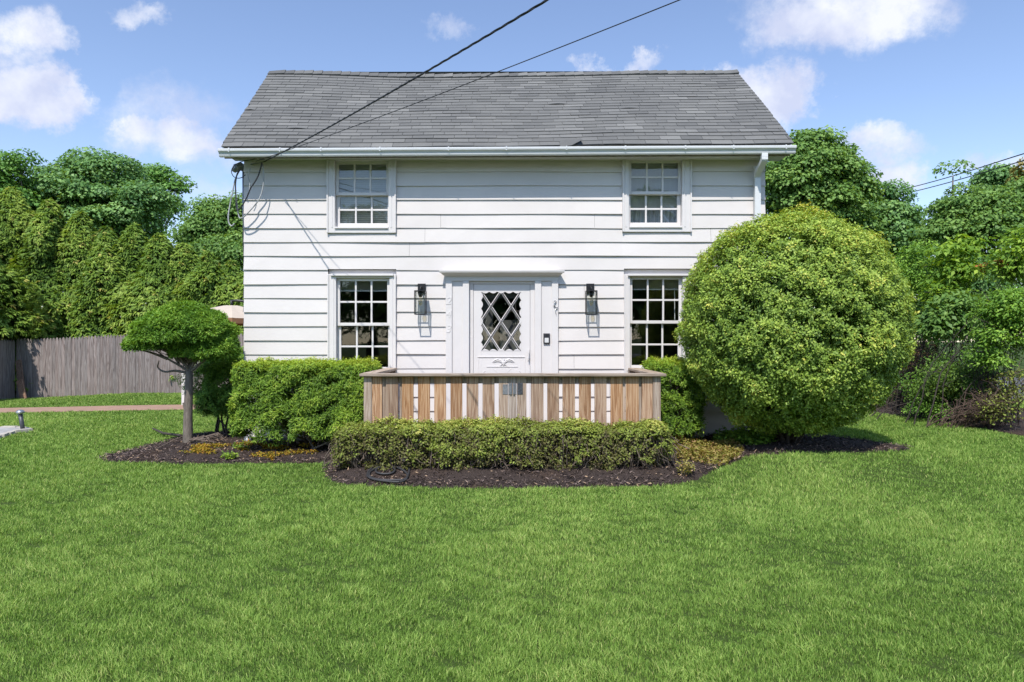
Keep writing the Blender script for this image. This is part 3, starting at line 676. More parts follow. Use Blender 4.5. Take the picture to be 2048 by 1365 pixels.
def build_window(key):
    w = WIN[key]; x0, x1, t, b = w['case']; x0, x1, zt, zb = X_(x0), X_(x1), Z_(t), Z_(b)
    ux0, ux1, ut, ub = w['up']; lx0, lx1, lt, lb = w['lo']
    yf = YW - .045
    bl = .028 if w['kind'] == 'u' else .03
    ox0, ox1, ozt, ozb = X_(ux0 - 6), X_(ux1 + 6), Z_(ut - 6 if w['kind'] == 'u' else ut - 6), Z_(lb + 11)
    m = MB()
    zs_ = zt if w['kind'] == 'u' else Z_(549.2)
    m.box(x0, ox0, yf, YW + .10, zb, zs_); m.box(ox1, x1, yf, YW + .10, zb, zs_)
    ztop = zt if w['kind'] == 'u' else Z_(549.2)
    m.box(ox0, ox1, yf + .002, YW + .10, ozt, ztop); m.box(ox0, ox1, yf + .002, YW + .10, zb, ozb)
    # raised back band around the casing and a sloping sill
    for a, c in ((x0, x0 + .022), (x1 - .022, x1)): m.box(a, c, yf - .016, yf + .01, zb, zs_ - .001)
    m.box(ox0 - .05, ox0 - .03, yf - .006, yf + .01, ozb, ozt); m.box(ox1 + .03, ox1 + .05, yf - .006, yf + .01, ozb, ozt)
    if w['kind'] == 'l':
        zc = Z_(549); m.box(x0 + .05, x1 - .035, yf - .035, yf + .02, Z_(553), zc)
        m.box(x0, x1, YW + .035, YW + .10, zc + .001, zt - .001)
    m.box(ox0 + .002, ox1 - .002, yf - .02, YW + .09, ozb - .012, ozb + .012)
    win = m.build('window', M['trim'], house, bevel=.004)
    # sashes
    for nm, (a, c, tt, bb), ys, other in (('upper_sash', w['up'], YW + .012, 0), ('lower_sash', w['lo'], YW + .052, 1)):
        a, c, tt, bb = X_(a), X_(c), Z_(tt), Z_(bb); th = .034; s = MB(); mu = .026
        ztop = Z_(w['up'][2] - 7) if not other else Z_(w['lo'][2] - 6.2); zbot = Z_(w['up'][3] + 6) if not other else Z_(w['lo'][3] + 11)
        s.box(ox0 + .002, a, ys, ys + th, zbot, ztop); s.box(c, ox1 - .002, ys, ys + th, zbot, ztop)
        s.box(a, c, ys - (.004 if not other else 0), ys + th, tt, ztop); s.box(a, c, ys - (.006 if not other else 0), ys + th, zbot, bb)
        for i in (1, 2):
            xc = a + (c - a) * i / 3; s.box(xc - mu / 2, xc + mu / 2, ys + .003, ys + th - .004, bb, tt)
        zc = (tt + bb) / 2
        for i in range(3):
            xa = a + (c - a) * i / 3 + (mu / 2 if i else 0); xb = a + (c - a) * (i + 1) / 3 - (mu / 2 if i < 2 else 0)
            s.box(xa, xb, ys + .004, ys + th - .005, zc - mu / 2, zc + mu / 2)
        s.build(nm, M['trim'], win, bevel=.003)
        g = MB(); g.add([(a, ys + .018, bb), (c, ys + .018, bb), (c, ys + .018, tt), (a, ys + .018, tt)], [(0, 1, 2, 3)])
        g.build('pane', M['glass'], win)
    # blinds
    yb = YW + .125; bm = MB(); zt_, zb_ = Z_(ut - 2), Z_(lb + 2)
    bx0, bx1 = ox0 + .015, ox1 - .015
    if key == 'ul': zend = zb_
    elif key == 'ur': zend = Z_(414)
    else: zend = Z_(ut + 17)
    pitch = .030 if w['kind'] == 'u' else .012
    z = zt_
    bm.box(bx0, bx1, yb - .015, yb + .02, zt_, zt_ + .03)
    while z > zend:
        tilt = .0118 if w['kind'] == 'u' else .0046
        bm.add([(bx0, yb + .010, z - tilt), (bx1, yb + .010, z - tilt), (bx1, yb - .010, z + tilt), (bx0, yb - .010, z + tilt)], [(0, 1, 2, 3)]); z -= pitch
    bm.box(bx0, bx1, yb - .014, yb + .014, zend - .02, zend - .004)
    bm.build('blind', M['blind'], win)
    if key == 'ur':
        c = MB(); V = []; f = []; n = 60
        for i in range(n + 1):
            x = bx0 + (bx1 - bx0) * i / n; y = YW + .2 + .014 * math.sin(i * 1.1) + .006 * math.sin(i * .37)
            V += [(x, y, zt_), (x, y, zb_ - .1)]
        f = [(2 * i, 2 * i + 2, 2 * i + 3, 2 * i + 1) for i in range(n)]
        c.add(V, f, .5); c.build('curtain', M['curtain'], win, smooth=True)
    if key == 'lr':
        c = MB(); c.tube([P(1349, 571, yb + .02), P(1349.5, 640, yb + .02)], .006, 6); c.build('blind_wand', M['plastic_white'], win)
for k in WIN: build_window(k)

# roof
YE = 9.93
EL, ER = P(441.5, 291.5, YE), P(1587.5, 286.5, YE)
YR = 12.05
RL, RR = P(539, 144.5, YR), P(1473.5, 142.5, YR)
ROOF_N = Vector((0, -(RL.z - EL.z), RL.y - EL.y)).normalized()
rn_ = SinNoise(31, 1.3)
def roof_pt(u, v, lift=0.0):
    a = EL.lerp(ER, u); b = RL.lerp(RR, u); p = a.lerp(b, v)
    p.z -= 0.065 * math.sin(math.pi * u) * v + 0.018 * max(0, 1 - v / .09) ** 1.5 - 0.012 * float(rn_([[p.x, p.y, 0]])[0])
    return p + ROOF_N * lift
def build_roof():
    m = MB(); rows = 25; W = (ER - EL).length
    n = 40
    V = [roof_pt(i / n, v, -.004) for v in (0, .05, .1, .5, 1) for i in range(n + 1)]
    f = [(r * (n + 1) + i, r * (n + 1) + i + 1, (r + 1) * (n + 1) + i + 1, (r + 1) * (n + 1) + i) for r in range(4) for i in range(n)]
    m.add(V, f, 0.0)
    cn = SinNoise(33, 2.6)
    for r in range(rows):
        v0, v1 = r / rows, (r + 1.25) / rows; off = (r % 2) * .15 + random.uniform(-.03, .03); x = -off; 
        while x < W:
            wd = .305 * random.choice([1, 1, 1, 1, .93, 1.07]); a = max(0, x + .0028) / W; b = min(W, x + wd - .0028) / W; x += wd
            if b - a < .003: continue
            rn = np.clip(random.gauss(.5, .17), 0, 1); k = 4; l0 = .0085 + random.random() * .004; curl = random.random() < .006
            bot = []; top = []; und = []
            e = random.uniform(-.004, .004)
            for i in range(k + 1):
                u = a + (b - a) * i / k; wob = .0012 * float(cn([[u * W * 2, r * 5.1, 0]])[0])
                lf = l0 + max(0, .002 * float(cn([[u * W * 1.1, r * 3.3, 2]])[0])) + (.012 * math.sin(math.pi * i / k) if curl else 0)
                bot.append(roof_pt(u, v0 + wob + e * .3, lf)); top.append(roof_pt(u, min(1.0, v1), .001)); und.append(roof_pt(u, v0 + wob + e * .3, lf - .009))
            q = k + 1
            f = [(i, i + 1, q + i + 1, q + i) for i in range(k)] + [(2 * q + i, 2 * q + i + 1, i + 1, i) for i in range(k)]
            f += [(2 * q, 0, q), (2 * q + k, q + k, k)]
            m.add(bot + top + und, f, rn)
    # rear slope
    bl, br = Vector((EL.x, 2 * YR - YE, EL.z)), Vector((ER.x, 2 * YR - YE, ER.z))
    m.add([RL, RR, br, bl], [(0, 1, 2, 3)], .4)
    roof = m.build('roof', M['shingle'], house)
    c = MB(); x = 0; W2 = (RR - RL).length; i = 0
    while x < W2:
        u0, u1 = x / W2, min(1, (x + .29) / W2); lf = .006 + random.random() * .010
        a0, a1 = roof_pt(u0, .955, .016 + lf * .3), roof_pt(u1, .955, .022 + lf)
        b0, b1 = roof_pt(u0, 1, .012), roof_pt(u1, 1, .024 + lf); b0.z += .006; b1.z += .006
        d0, d1 = b0 + (b0 - a0) * 1.0, b1 + (b1 - a1) * 1.0; d0.z = a0.z; d1.z = a1.z
        g0, g1 = a0 - ROOF_N * .02, a1 - ROOF_N * .02
        c.add([a0, a1, b1, b0, d0, d1, g0, g1], [(0, 1, 2, 3), (3, 2, 5, 4), (6, 7, 1, 0), (1, 7, 2)], np.clip(random.gauss(.45, .2), 0, 1)); x += .145 * 1.1; i += 1
    c.build('ridge_cap', M['shingle'], roof)
    # one torn, lifted shingle at the eave
    c = MB(); u0, u1 = (1120 - 441.5) / 1146, (1165 - 441.5) / 1146
    a = [roof_pt(u0, -.015, .012), roof_pt((u0 + u1) / 2, -.012, .02), roof_pt(u1, .005, .075), roof_pt(u0, .05, .008), roof_pt((u0 + u1) / 2, .05, .012), roof_pt(u1 - .002, .05, .03)]
    c.add(a, [(0, 1, 4, 3), (1, 2, 5, 4)], .2); c.build('torn_shingle', M['shingle'], roof)
    # rake boards under the roof edge
    for nm, A, B, s in (('rake_board', EL, RL, 1), ('rake_board', ER, RR, -1)):
        c = MB(); a0 = A + Vector((s * .02, .01, -.02)); b0 = B + Vector((s * .02, 0, -.02)); d = Vector((0, 0, -.12)); t = Vector((s * .025, 0, 0))
        V = [a0, b0, b0 + d, a0 + d, a0 + t, b0 + t, b0 + d + t, a0 + d + t]
        c.add(V, [(0, 1, 2, 3), (7, 6, 5, 4), (0, 4, 5, 1), (3, 2, 6, 7), (0, 3, 7, 4)]); c.build(nm, M['trim'], house)
    # drip board, fascia, soffit
    zl, zr = EL.z, ER.z
    gx0, gx1 = wx(436, 9.87), wx(1593, 9.87)
    c = MB(); c.extrude_x([(10.0, -.17), (9.985, -.17), (9.985, -.085), (9.968, -.085), (9.968, .006), (10.0, .006)], EL.x + .03, ER.x - .03, zl, zr, closed=True); c.build('fascia', M['drip'], house)
    c = MB(); c.box(EL.x + .05, ER.x - .05, 9.99, YW + .03, Z_SOF, Z_SOF + .02); c.build('soffit', M['soffit'], house)
    # gutter, slightly out of level
    g0, g1 = wz(313.5, 9.9), wz(307, 9.9)
    prof = [(9.967, .118), (9.967, .005), (9.955, 0), (9.905, 0), (9.897, .014), (9.893, .040), (9.880, .058), (9.866, .068), (9.862, .085), (9.862, .104), (9.872, .108), (9.877, .104), (9.877, .1), (9.868, .098),
            (9.868, .086), (9.872, .073), (9.886, .063), (9.899, .043), (9.903, .018), (9.908, .006), (9.955, .006), (9.961, .010), (9.961, .118)]
    c = MB(); c.extrude_x(prof, gx0, gx1, g0, g1, closed=True, segs=8)
    gut = c.build('gutter', M['gutter'], house)
    for px in (458, 560, 642, 760, 897, 1013, 1133, 1251, 1371, 1467, 1572):
        x = wx(px, 9.87); t = (x - gx0) / (gx1 - gx0); z = g0 + (g1 - g0) * t
        c = MB(); c.box(x - .008, x + .008, 9.857, 9.972, z + .106, z + .113); c.box(x - .008, x + .008, 9.856, 9.862, z + .082, z + .107)
        c.tube([(x, 9.93, z + .113), (x + .006, 9.965, z + .145)], .005, 6); c.tube([(x, 9.85, z + .062), (x, 9.87, z + .062)], .009, 8)
        c.build('gutter_hanger', M['gutter'], gut)
    c = MB(); zt = g1 + .004
    c.sweep(catmull([(wx(1528, 9.93), 9.925, zt), (wx(1528, 9.93), 9.925, zt - .06), (wx(1527, 9.95), 9.945, zt - .10), (wx(1516, 10.15), 10.17, wz(348, 10.17)), (wx(1514.7, 10.21), 10.215, wz(358, 10.21)), (wx(1514.7, 10.21), 10.215, wz(372, 10.21)), (wx(1514.7, 10.21), 10.215, .3)], 5), .085, .062)
    c.build('downspout', M['gutter'], house, bevel=.008)
build_roof()

# ------------------------------------------------------------------ door, surround, number
def build_door():
    yd = YW
    s = MB(); px = lambda a: X_(a)
    ztop, zbot = Z_(555), Z_(846)
    for a, b in ((892, 938.6), (1069.6, 1116)):
        s.box(px(a), px(b), yd - .03, yd + .1, zbot, Z_(563))
        w = 12.6
        s.box(px(a), px(a + w), yd - .058, yd - .03, zbot, Z_(563.2)); s.box(px(b - w), px(b), yd - .058, yd - .03, zbot, Z_(563.2))
    s.box(px(892), px(1116), yd - .05, yd + .1, Z_(563), Z_(554))
    s.box(px(938.6), px(1069.6), yd - .01, yd + .1, Z_(568), Z_(563))
    s.box(px(938.6), px(946.5), yd + .005, yd + .1, zbot, Z_(568)); s.box(px(1060.5), px(1069.6), yd + .005, yd + .1, zbot, Z_(568))
    sur = s.build('door_surround', M['trim'], house, bevel=.004)
    c = MB(); z0, z1 = Z_(555), Z_(543)
    prof = [(yd + .02, z0), (yd - .055, z0), (yd - .068, z0 + .014), (yd - .10, z0 + .022), (yd - .13, z0 + .045), (yd - .165, z0 + .055), (yd - .172, z1 - .012), (yd - .172, z1), (yd + .02, z1)]
    x0, x1 = px(892) - .0, px(1116) + .0; o = .085; V = []
    for (y, z) in prof:
        e = o * np.clip((yd - .055 - y) / .11, 0, 1); V.append((x0 - e, y, z))
    for (y, z) in prof:
        e = o * np.clip((yd - .055 - y) / .11, 0, 1); V.append((x1 + e, y, z))
    n = len(prof); c.add(V, [(i, (i + 1) % n, (i + 1) % n + n, i + n) for i in range(n)] + [tuple(range(n))[::-1], tuple(range(n, 2 * n))])
    c.build('cornice', M['trim'], house)
    # storm door leaf with a scalloped opening
    d = MB(); a, b, t, bo = px(947), px(1060), Z_(568.5), zbot
    wx0, wx1, wz1, wz0 = px(962.5), px(1042), Z_(584), Z_(702)
    y0, y1 = yd + .012, yd + .045
    d.box(a, wx0, y0, y1, bo, t); d.box(wx1, b, y0, y1, bo, t); d.box(wx0, wx1, y0, y1, wz1, t); d.box(wx0, wx1, y0, y1, bo, wz0)
    door = None
    def scallop(p0, p1, inward, n):
        p0, p1 = Vector(p0), Vector(p1); k = 8; pts = []
        for i in range(n):
            for j in range(k + 1):
                if j == k and i < n - 1: continue
                f_ = (i + j / k) / n; pts.append(p0.lerp(p1, f_) + Vector(inward) * (-.002 + .026 * math.sin(math.pi * j / k)))
        m_ = len(pts); V = [p + Vector((0, y0 - .004, 0)) for p in pts] + [p0.lerp(p1, (i / (m_ - 1))) + Vector((0, y0 - .004, 0)) for i in range(m_)]
        V += [v + Vector((0, .018, 0)) for v in V]
        f = [(i, i + 1, m_ + i + 1, m_ + i) for i in range(m_ - 1)] + [(2 * m_ + i, 2 * m_ + i + 1, i + 1, i) for i in range(m_ - 1)]
        d.add(V, f)
    scallop((wx0, 0, wz1), (wx1, 0, wz1), (0, 0, -1), 5); scallop((wx0, 0, wz0), (wx1, 0, wz0), (0, 0, 1), 5)
    scallop((wx0, 0, wz0), (wx0, 0, wz1), (1, 0, 0), 7); scallop((wx1, 0, wz0), (wx1, 0, wz1), (-1, 0, 0), 7)
    # applied mouldings of the lower panel
    d.box(px(955), px(1050), y0 - .010, y0, Z_(715.2), Z_(713.2)); d.box(px(956), px(957.5), y0 - .006, y0, bo + .1, Z_(716)); d.box(px(1049), px(1050.5), y0 - .006, y0, bo + .1, Z_(716))
    d.box(px(973), px(1036), y0 - .008, y0, Z_(734.4), Z_(733.2))
    for s_ in (-1, 1):
        d.tube([(px(1004.5 + s_ * 34), y0, Z_(742)), (px(1004.5 + s_ * 43), y0, Z_(750))], .006, 6)
        d.tube([(px(1004.5 + s_ * 10), y0, Z_(745)), (px(1004.5 + s_ * 18), y0, Z_(738))], .004, 6)
    door = d.build('storm_door', M['trim'], house, bevel=.002)
    g = MB(); g.add([(wx0, y1 - .008, wz0), (wx1, y1 - .008, wz0), (wx1, y1 - .008, wz1), (wx0, y1 - .008, wz1)], [(0, 1, 2, 3)]); g.build('pane', M['glass'], door)
    # diamond lattice
    l = MB(); q = lambda zx, zy: Vector((X_(870 + zx / 5.686), yd + .026, Z_(520 + zy / 5.686)))
    def bar(p, r, dy):
        p, r = q(*p), q(*r); t_ = (r - p).normalized(); n_ = Vector((-t_.z, 0, t_.x)) * .017; V = []
        for w in (p, r):
            for off, yy in ((-1, .0), (-.45, -.013), (.45, -.013), (1, .0)): V.append(w + n_ * off + Vector((0, yy + dy, 0)))
        l.add(V, [(0, 1, 5, 4), (1, 2, 6, 5), (2, 3, 7, 6), (0, 4, 7, 3)])
    sl = 352 / 232.0
    lim = (525, 980, 372, 1030)
    def seg(x0_, y0_, s_):
        pts = []
        for X in (lim[0], lim[1]):
            Y = y0_ + s_ * (X - x0_)
            if lim[2] - 1 <= Y <= lim[3] + 1: pts.append((X, Y))
        for Y in (lim[2], lim[3]):
            X = x0_ + (Y - y0_) / s_
            if lim[0] < X < lim[1]: pts.append((X, Y))
        return pts[:2] if len(pts) >= 2 else None
    for cx_ in (520, 750, 980):
        for s_ in (sl, -sl):
            for yy in (355, 705, 1058):
                g_ = seg(cx_, yy, s_)
                if g_ and abs(g_[0][0] - g_[1][0]) > 60: bar(g_[0], g_[1], 0.0 if s_ > 0 else -.004)
    l.build('lattice', M['trim'], door)
    h = MB(); hx = px(1057); h.tube([(hx, y0 - .045, Z_(700)), (hx, y0 - .05, Z_(706)), (hx, y0 - .05, Z_(716)), (hx, y0 - .04, Z_(721))], .008, 8)
    h.tube([(hx, y0, Z_(701)), (hx, y0 - .045, Z_(701))], .007, 6); h.tube([(hx, y0, Z_(718)), (hx, y0 - .045, Z_(718))], .007, 6); h.box(hx - .014, hx + .014, y0 - .006, y0, Z_(722), Z_(698))
    h.build('handle', M['trim'], door)
    # spread eagle on the door
    e = MB(); E = lambda a, b: Vector((X_(870 + a / 5.686), y0 - .007, Z_(520 + b / 5.686)))
    for s_ in (-1, 1):
        C = lambda dx, dy: E(778 + s_ * dx, dy)
        e.tube([C(8, 1168), C(35, 1140), C(65, 1130), C(98, 1142), C(125, 1166)], [.009, .011, .010, .008, .003], 6)
        e.tube([C(10, 1172), C(45, 1152), C(80, 1152), C(112, 1168)], [.008, .008, .007, .002], 6)
        e.tube([C(6, 1180), C(28, 1195), C(40, 1212)], [.008, .006, .003], 6)
    e.tube([E(778, 1140), E(776, 1165), E(779, 1195), E(778, 1212)], [.006, .016, .013, .003], 8)
    e.tube([E(778, 1142), E(786, 1134), E(793, 1138)], [.007, .007, .002], 6)
    e.build('eagle_ornament', M['trim'], door)
    # raised house number down the left pilaster
    for ch, y in (('2', 603), ('4', 629), ('3', 659)):
        cu = bpy.data.curves.new('digit', 'FONT'); cu.body = ch; cu.size = .155; cu.extrude = .001; cu.align_x = 'CENTER'; cu.align_y = 'CENTER'; cu.shear = .25; cu.bevel_depth = .0012
        to = bpy.data.objects.new('digit_curve', cu); COL.objects.link(to)
        dg = bpy.context.evaluated_depsgraph_get(); me = bpy.data.meshes.new_from_object(to.evaluated_get(dg)); COL.objects.unlink(to); bpy.data.objects.remove(to)
        me.materials.clear(); me.materials.append(M['trim']); o = bpy.data.objects.new('house_number', me); COL.objects.link(o)
        o.rotation_euler = (R(90), 0, 0); o.location = (X_(897.7), yd - .0605, Z_(y)); o.parent = house
    # main door behind the storm door
    k = MB(); k.box(a, px(985), yd + .16, yd + .2, bo, t); k.box(px(1000), b, yd + .19, yd + .2, bo, Z_(640)); k.box(wx0, wx1, yd + .10, yd + .12, Z_(596), Z_(580)); k.tube([(px(1031), yd + .12, Z_(600)), (px(1031), yd + .12, Z_(668))], .006, 6)
    k.build('inner_door', M['room'], house)
build_door()

# small things fixed to the front
def lantern(xc, label):
    yf, yb = YW - .25, YW - .10; zt, zb = wz(581, yf), wz(629.5, yf); hw = .081
    t = empty('wall_lantern', label, 'wall lantern', (xc, YW - .02, zt), 'black wall lanterns beside the door')
    m = MB(); m.box(xc - .058, xc + .058, YW - .045, YW - .02, Z_(588), Z_(568)); m.build('backplate', M['black'], t, bevel=.003)
    m = MB(); m.tube([(xc, YW - .04, zt + .05), (xc, YW - .10, zt + .065), (xc, YW - .16, zt + .055), (xc, YW - .175, zt)], .010, 8); m.build('arm', M['black'], t, smooth=True)
    m = MB(); b = .011
    for x in (xc - hw, xc + hw - b):
        for y in (yf, yb - b): m.box(x, x + b, y, y + b, zb, zt)
    for z in (zb, zt - b):
        m.box(xc - hw + b, xc + hw - b, yf + .001, yf + b, z, z + b); m.box(xc - hw + b, xc + hw - b, yb - b, yb - .001, z, z + b)
        for x in (xc - hw + .001, xc + hw - b): m.box(x, x + b - .001, yf + b, yb - b, z, z + b)
    m.box(xc - hw + b, xc + hw - b, yf + b, yb - b, zt - .006, zt - .001)
    m.build('frame', M['black'], t)
    g = MB()
    for x in (xc - hw + b / 2, xc + hw - b / 2): g.add([(x, yf + b, zb + b), (x, yb - b, zb + b), (x, yb - b, zt - b), (x, yf + b, zt - b)], [(0, 1, 2, 3)])
    for y in (yf + b / 2, yb - b / 2): g.add([(xc - hw + b, y, zb + b), (xc + hw - b, y, zb + b), (xc + hw - b, y, zt - b), (xc - hw + b, y, zt - b)], [(0, 1, 2, 3)])
    g.build('glass_pane', M['clear'], t)
    ym = (yf + yb) / 2
    m = MB(); m.lathe([(.0, 0), (.026, 0), (.026, -.05), (.022, -.085), (0, -.085)], (xc, ym, zt - .008), 14); m.build('socket', M['black'], t, smooth=True)
    m = MB(); m.lathe([(.012, 0), (.014, -.02), (.027, -.055), (.031, -.08), (.026, -.105), (.012, -.122), (0, -.125)], (xc, ym, zt - .095), 14); m.build('bulb', M['bulb'], t, smooth=True)
lantern(-1.324, 'black box lantern on the siding left of the front door')
lantern(1.147, 'black box lantern on the siding right of the front door')
def doorbell():
    x0, x1, z0, z1 = X_(1086.5), X_(1099.5), Z_(688), Z_(667); y = YW - .03
    t = empty('doorbell', 'dark doorbell camera with white button on the right door pilaster', 'doorbell', ((x0 + x1) / 2, y, z0))
    m = MB(); m.box(x0, x1, y - .028, y, z0, z1); m.build('casing', M['plastic_dark'], t, bevel=.008)
    m = MB(); m.box(x0 + .018, x1 - .018, y - .034, y - .028, z0 + .016, z0 + .085); m.build('button', M['plastic_white'], t, bevel=.005)
    m = MB(); m.tube([((x0 + x1) / 2, y - .026, z1 - .03), ((x0 + x1) / 2, y - .033, z1 - .03)], .012, 12); m.build('lens', M['black'], t)
doorbell()
def ornament():
    y = YW - .075; m = MB(); q = lambda a, b: Vector((X_(870 + a / 5.686), y, Z_(520 + b / 5.686)))
    for k in range(5):
        a = k * 1.2566; m.tube([q(1362, 478), q(1362 + 14 * math.cos(a), 478 + 18 * math.sin(a))], [.005, .008], 6)
    m.tube([q(1362, 478), q(1356, 505), q(1360, 530), q(1372, 548), q(1384, 560), q(1388, 540), q(1380, 528)], .006, 6)
    m.tube([q(1352, 512), q(1345, 520), q(1355, 535)], .006, 6); m.tube([q(1372, 550), q(1366, 590), q(1378, 630)], [.005, .004, .002], 6)
    m.tube([q(1362, 500) + Vector((0, .02, 0)), q(1362, 500)], .004, 6)
    tag(m.build('wall_hook', M['silver'], None, smooth=True), 'small silver flower shaped hook on the right door pilaster', 'hook')
ornament()

# ------------------------------------------------------------------ porch with wooden railing
def build_porch():
    yf = 8.51; zc = wz(747.3, yf); zcb = wz(752.8, yf); zb = .14
    t = empty('porch', 'weathered cedar porch railing with picket front and flat cap', 'porch', (0, yf, .1))
    X = lambda px: wx(px, yf)
    pk = [(744.3, 764), (772, 796.5), (804, 827), (836, 860), (868.5, 892), (901, 924.6), (933, 956.5), (965, 989), (1062, 1087), (1094.5, 1118), (1125, 1150), (1158, 1182), (1189, 1213), (1221, 1245.3), (1251, 1277.5), (1284, 1305)]
    for i, (a, b) in enumerate(pk):
        m = MB(); m.box(X(a), X(b), yf - .005 + random.uniform(-.004, .004), yf + .017, zb + random.uniform(0, .02), zcb - .002, random.random()); m.build('picket', M['cedar'], t, bevel=.003)
    for a, b in ((765, 771.5), (798.8, 803.5), (1246, 1250.5), (1278, 1283.5)):
        m = MB(); m.box(X(a), X(b), yf + .018, yf + .06, zb, zcb - .002); m.build('picket', M['cedar_grey'], t, bevel=.003)
    for a, b in ((997.5, 1016), (1016.6, 1033.2), (1033.9, 1052.8)):
        m = MB(); m.box(X(a), X(b), yf - .012, yf + .012, zb, zcb - .002); m.build('gate_board', M['cedar_grey'], t, bevel=.002)
    for a, b in ((728, 743.8), (1305.5, 1321)):
        m = MB(); m.box(X(a), X(b), yf - .02, yf + .09, 0, zcb - .002); m.build('post', M['cedar_grey'], t, bevel=.005)
    m = MB(); m.box(X(721), X(1330.5), yf - .075, yf + .085, zcb, zc); cap = m.build('front_cap', M['cap'], t, bevel=.006)
    m = MB(); m.box(X(744.5), X(1304.5), yf + .02, yf + .058, zcb - .09, zcb - .003); m.box(X(744.5), X(1304.5), yf + .02, yf + .058, zb + .06, zb + .15); m.build('rail', M['cedar_grey'], t)
    for s in (-1, 1):
        x0 = X(721) if s < 0 else X(1330.5) - .165; x1 = x0 + .165
        m = MB(); m.box(x0, x1, yf + .088, YW - .06, zcb + .001, zc + .002); m.build('side_cap', M['capy'], t, bevel=.006)
        xo = X(728) if s < 0 else X(1321)
        n = 9
        for i in range(n):
            y = yf + .15 + i * (YW - yf - .3) / n; m = MB(); m.box(xo, xo - s * .022, y, y + .14, zb, zcb - .001); m.build('picket', M['cedar'], t, bevel=.003)
        m = MB(); m.box(xo - s * .024, xo - s * .11, YW - .15, YW - .065, .0, zcb - .001); m.build('post', M['cedar_grey'], t)
    m = MB(); n = 12
    for i in range(n):
        y = yf + .03 + i * .145
        if y + .14 < YW - .03: m.box(X(728) + .02, X(1321) - .02, y + .07, y + .205, .33, .36)
    m.build('deck_floor', M['capy'], t)
    m = MB(); m.box(X(1005.5), X(1015.6), yf - .017, yf - .0125, wz(789, yf), wz(769, yf)); m.box(X(1017), X(1024.3), yf - .020, yf - .0125, wz(789, yf), wz(767, yf))
    m.tube([(X(1021.5), yf - .022, wz(789, yf)), (X(1021.5), yf - .022, wz(767, yf))], .010, 8); m.tube([(X(1028), yf - .022, wz(789, yf)), (X(1028), yf - .022, wz(766, yf))], .012, 8); m.box(X(1029), X(1033), yf - .016, yf - .0125, wz(789, yf), wz(767.5, yf))
    m.build('hinge', M['grey_metal'], t)
    m = MB(); m.box(X(1034.6), X(1045.5), yf - .018, yf - .0125, wz(789, yf), wz(766.5, yf)); m.build('latch_plate', M['dark_metal'], t)
    # three entry steps below the gate, seen through the shrubs
    m = MB()
    for i in range(2): m.box(-.62, .42, yf - .42 + i * .2, yf - .2 + i * .2, .0, .12 + .11 * i)
    m.build('steps', M['cedar_grey'], t)
build_porch()

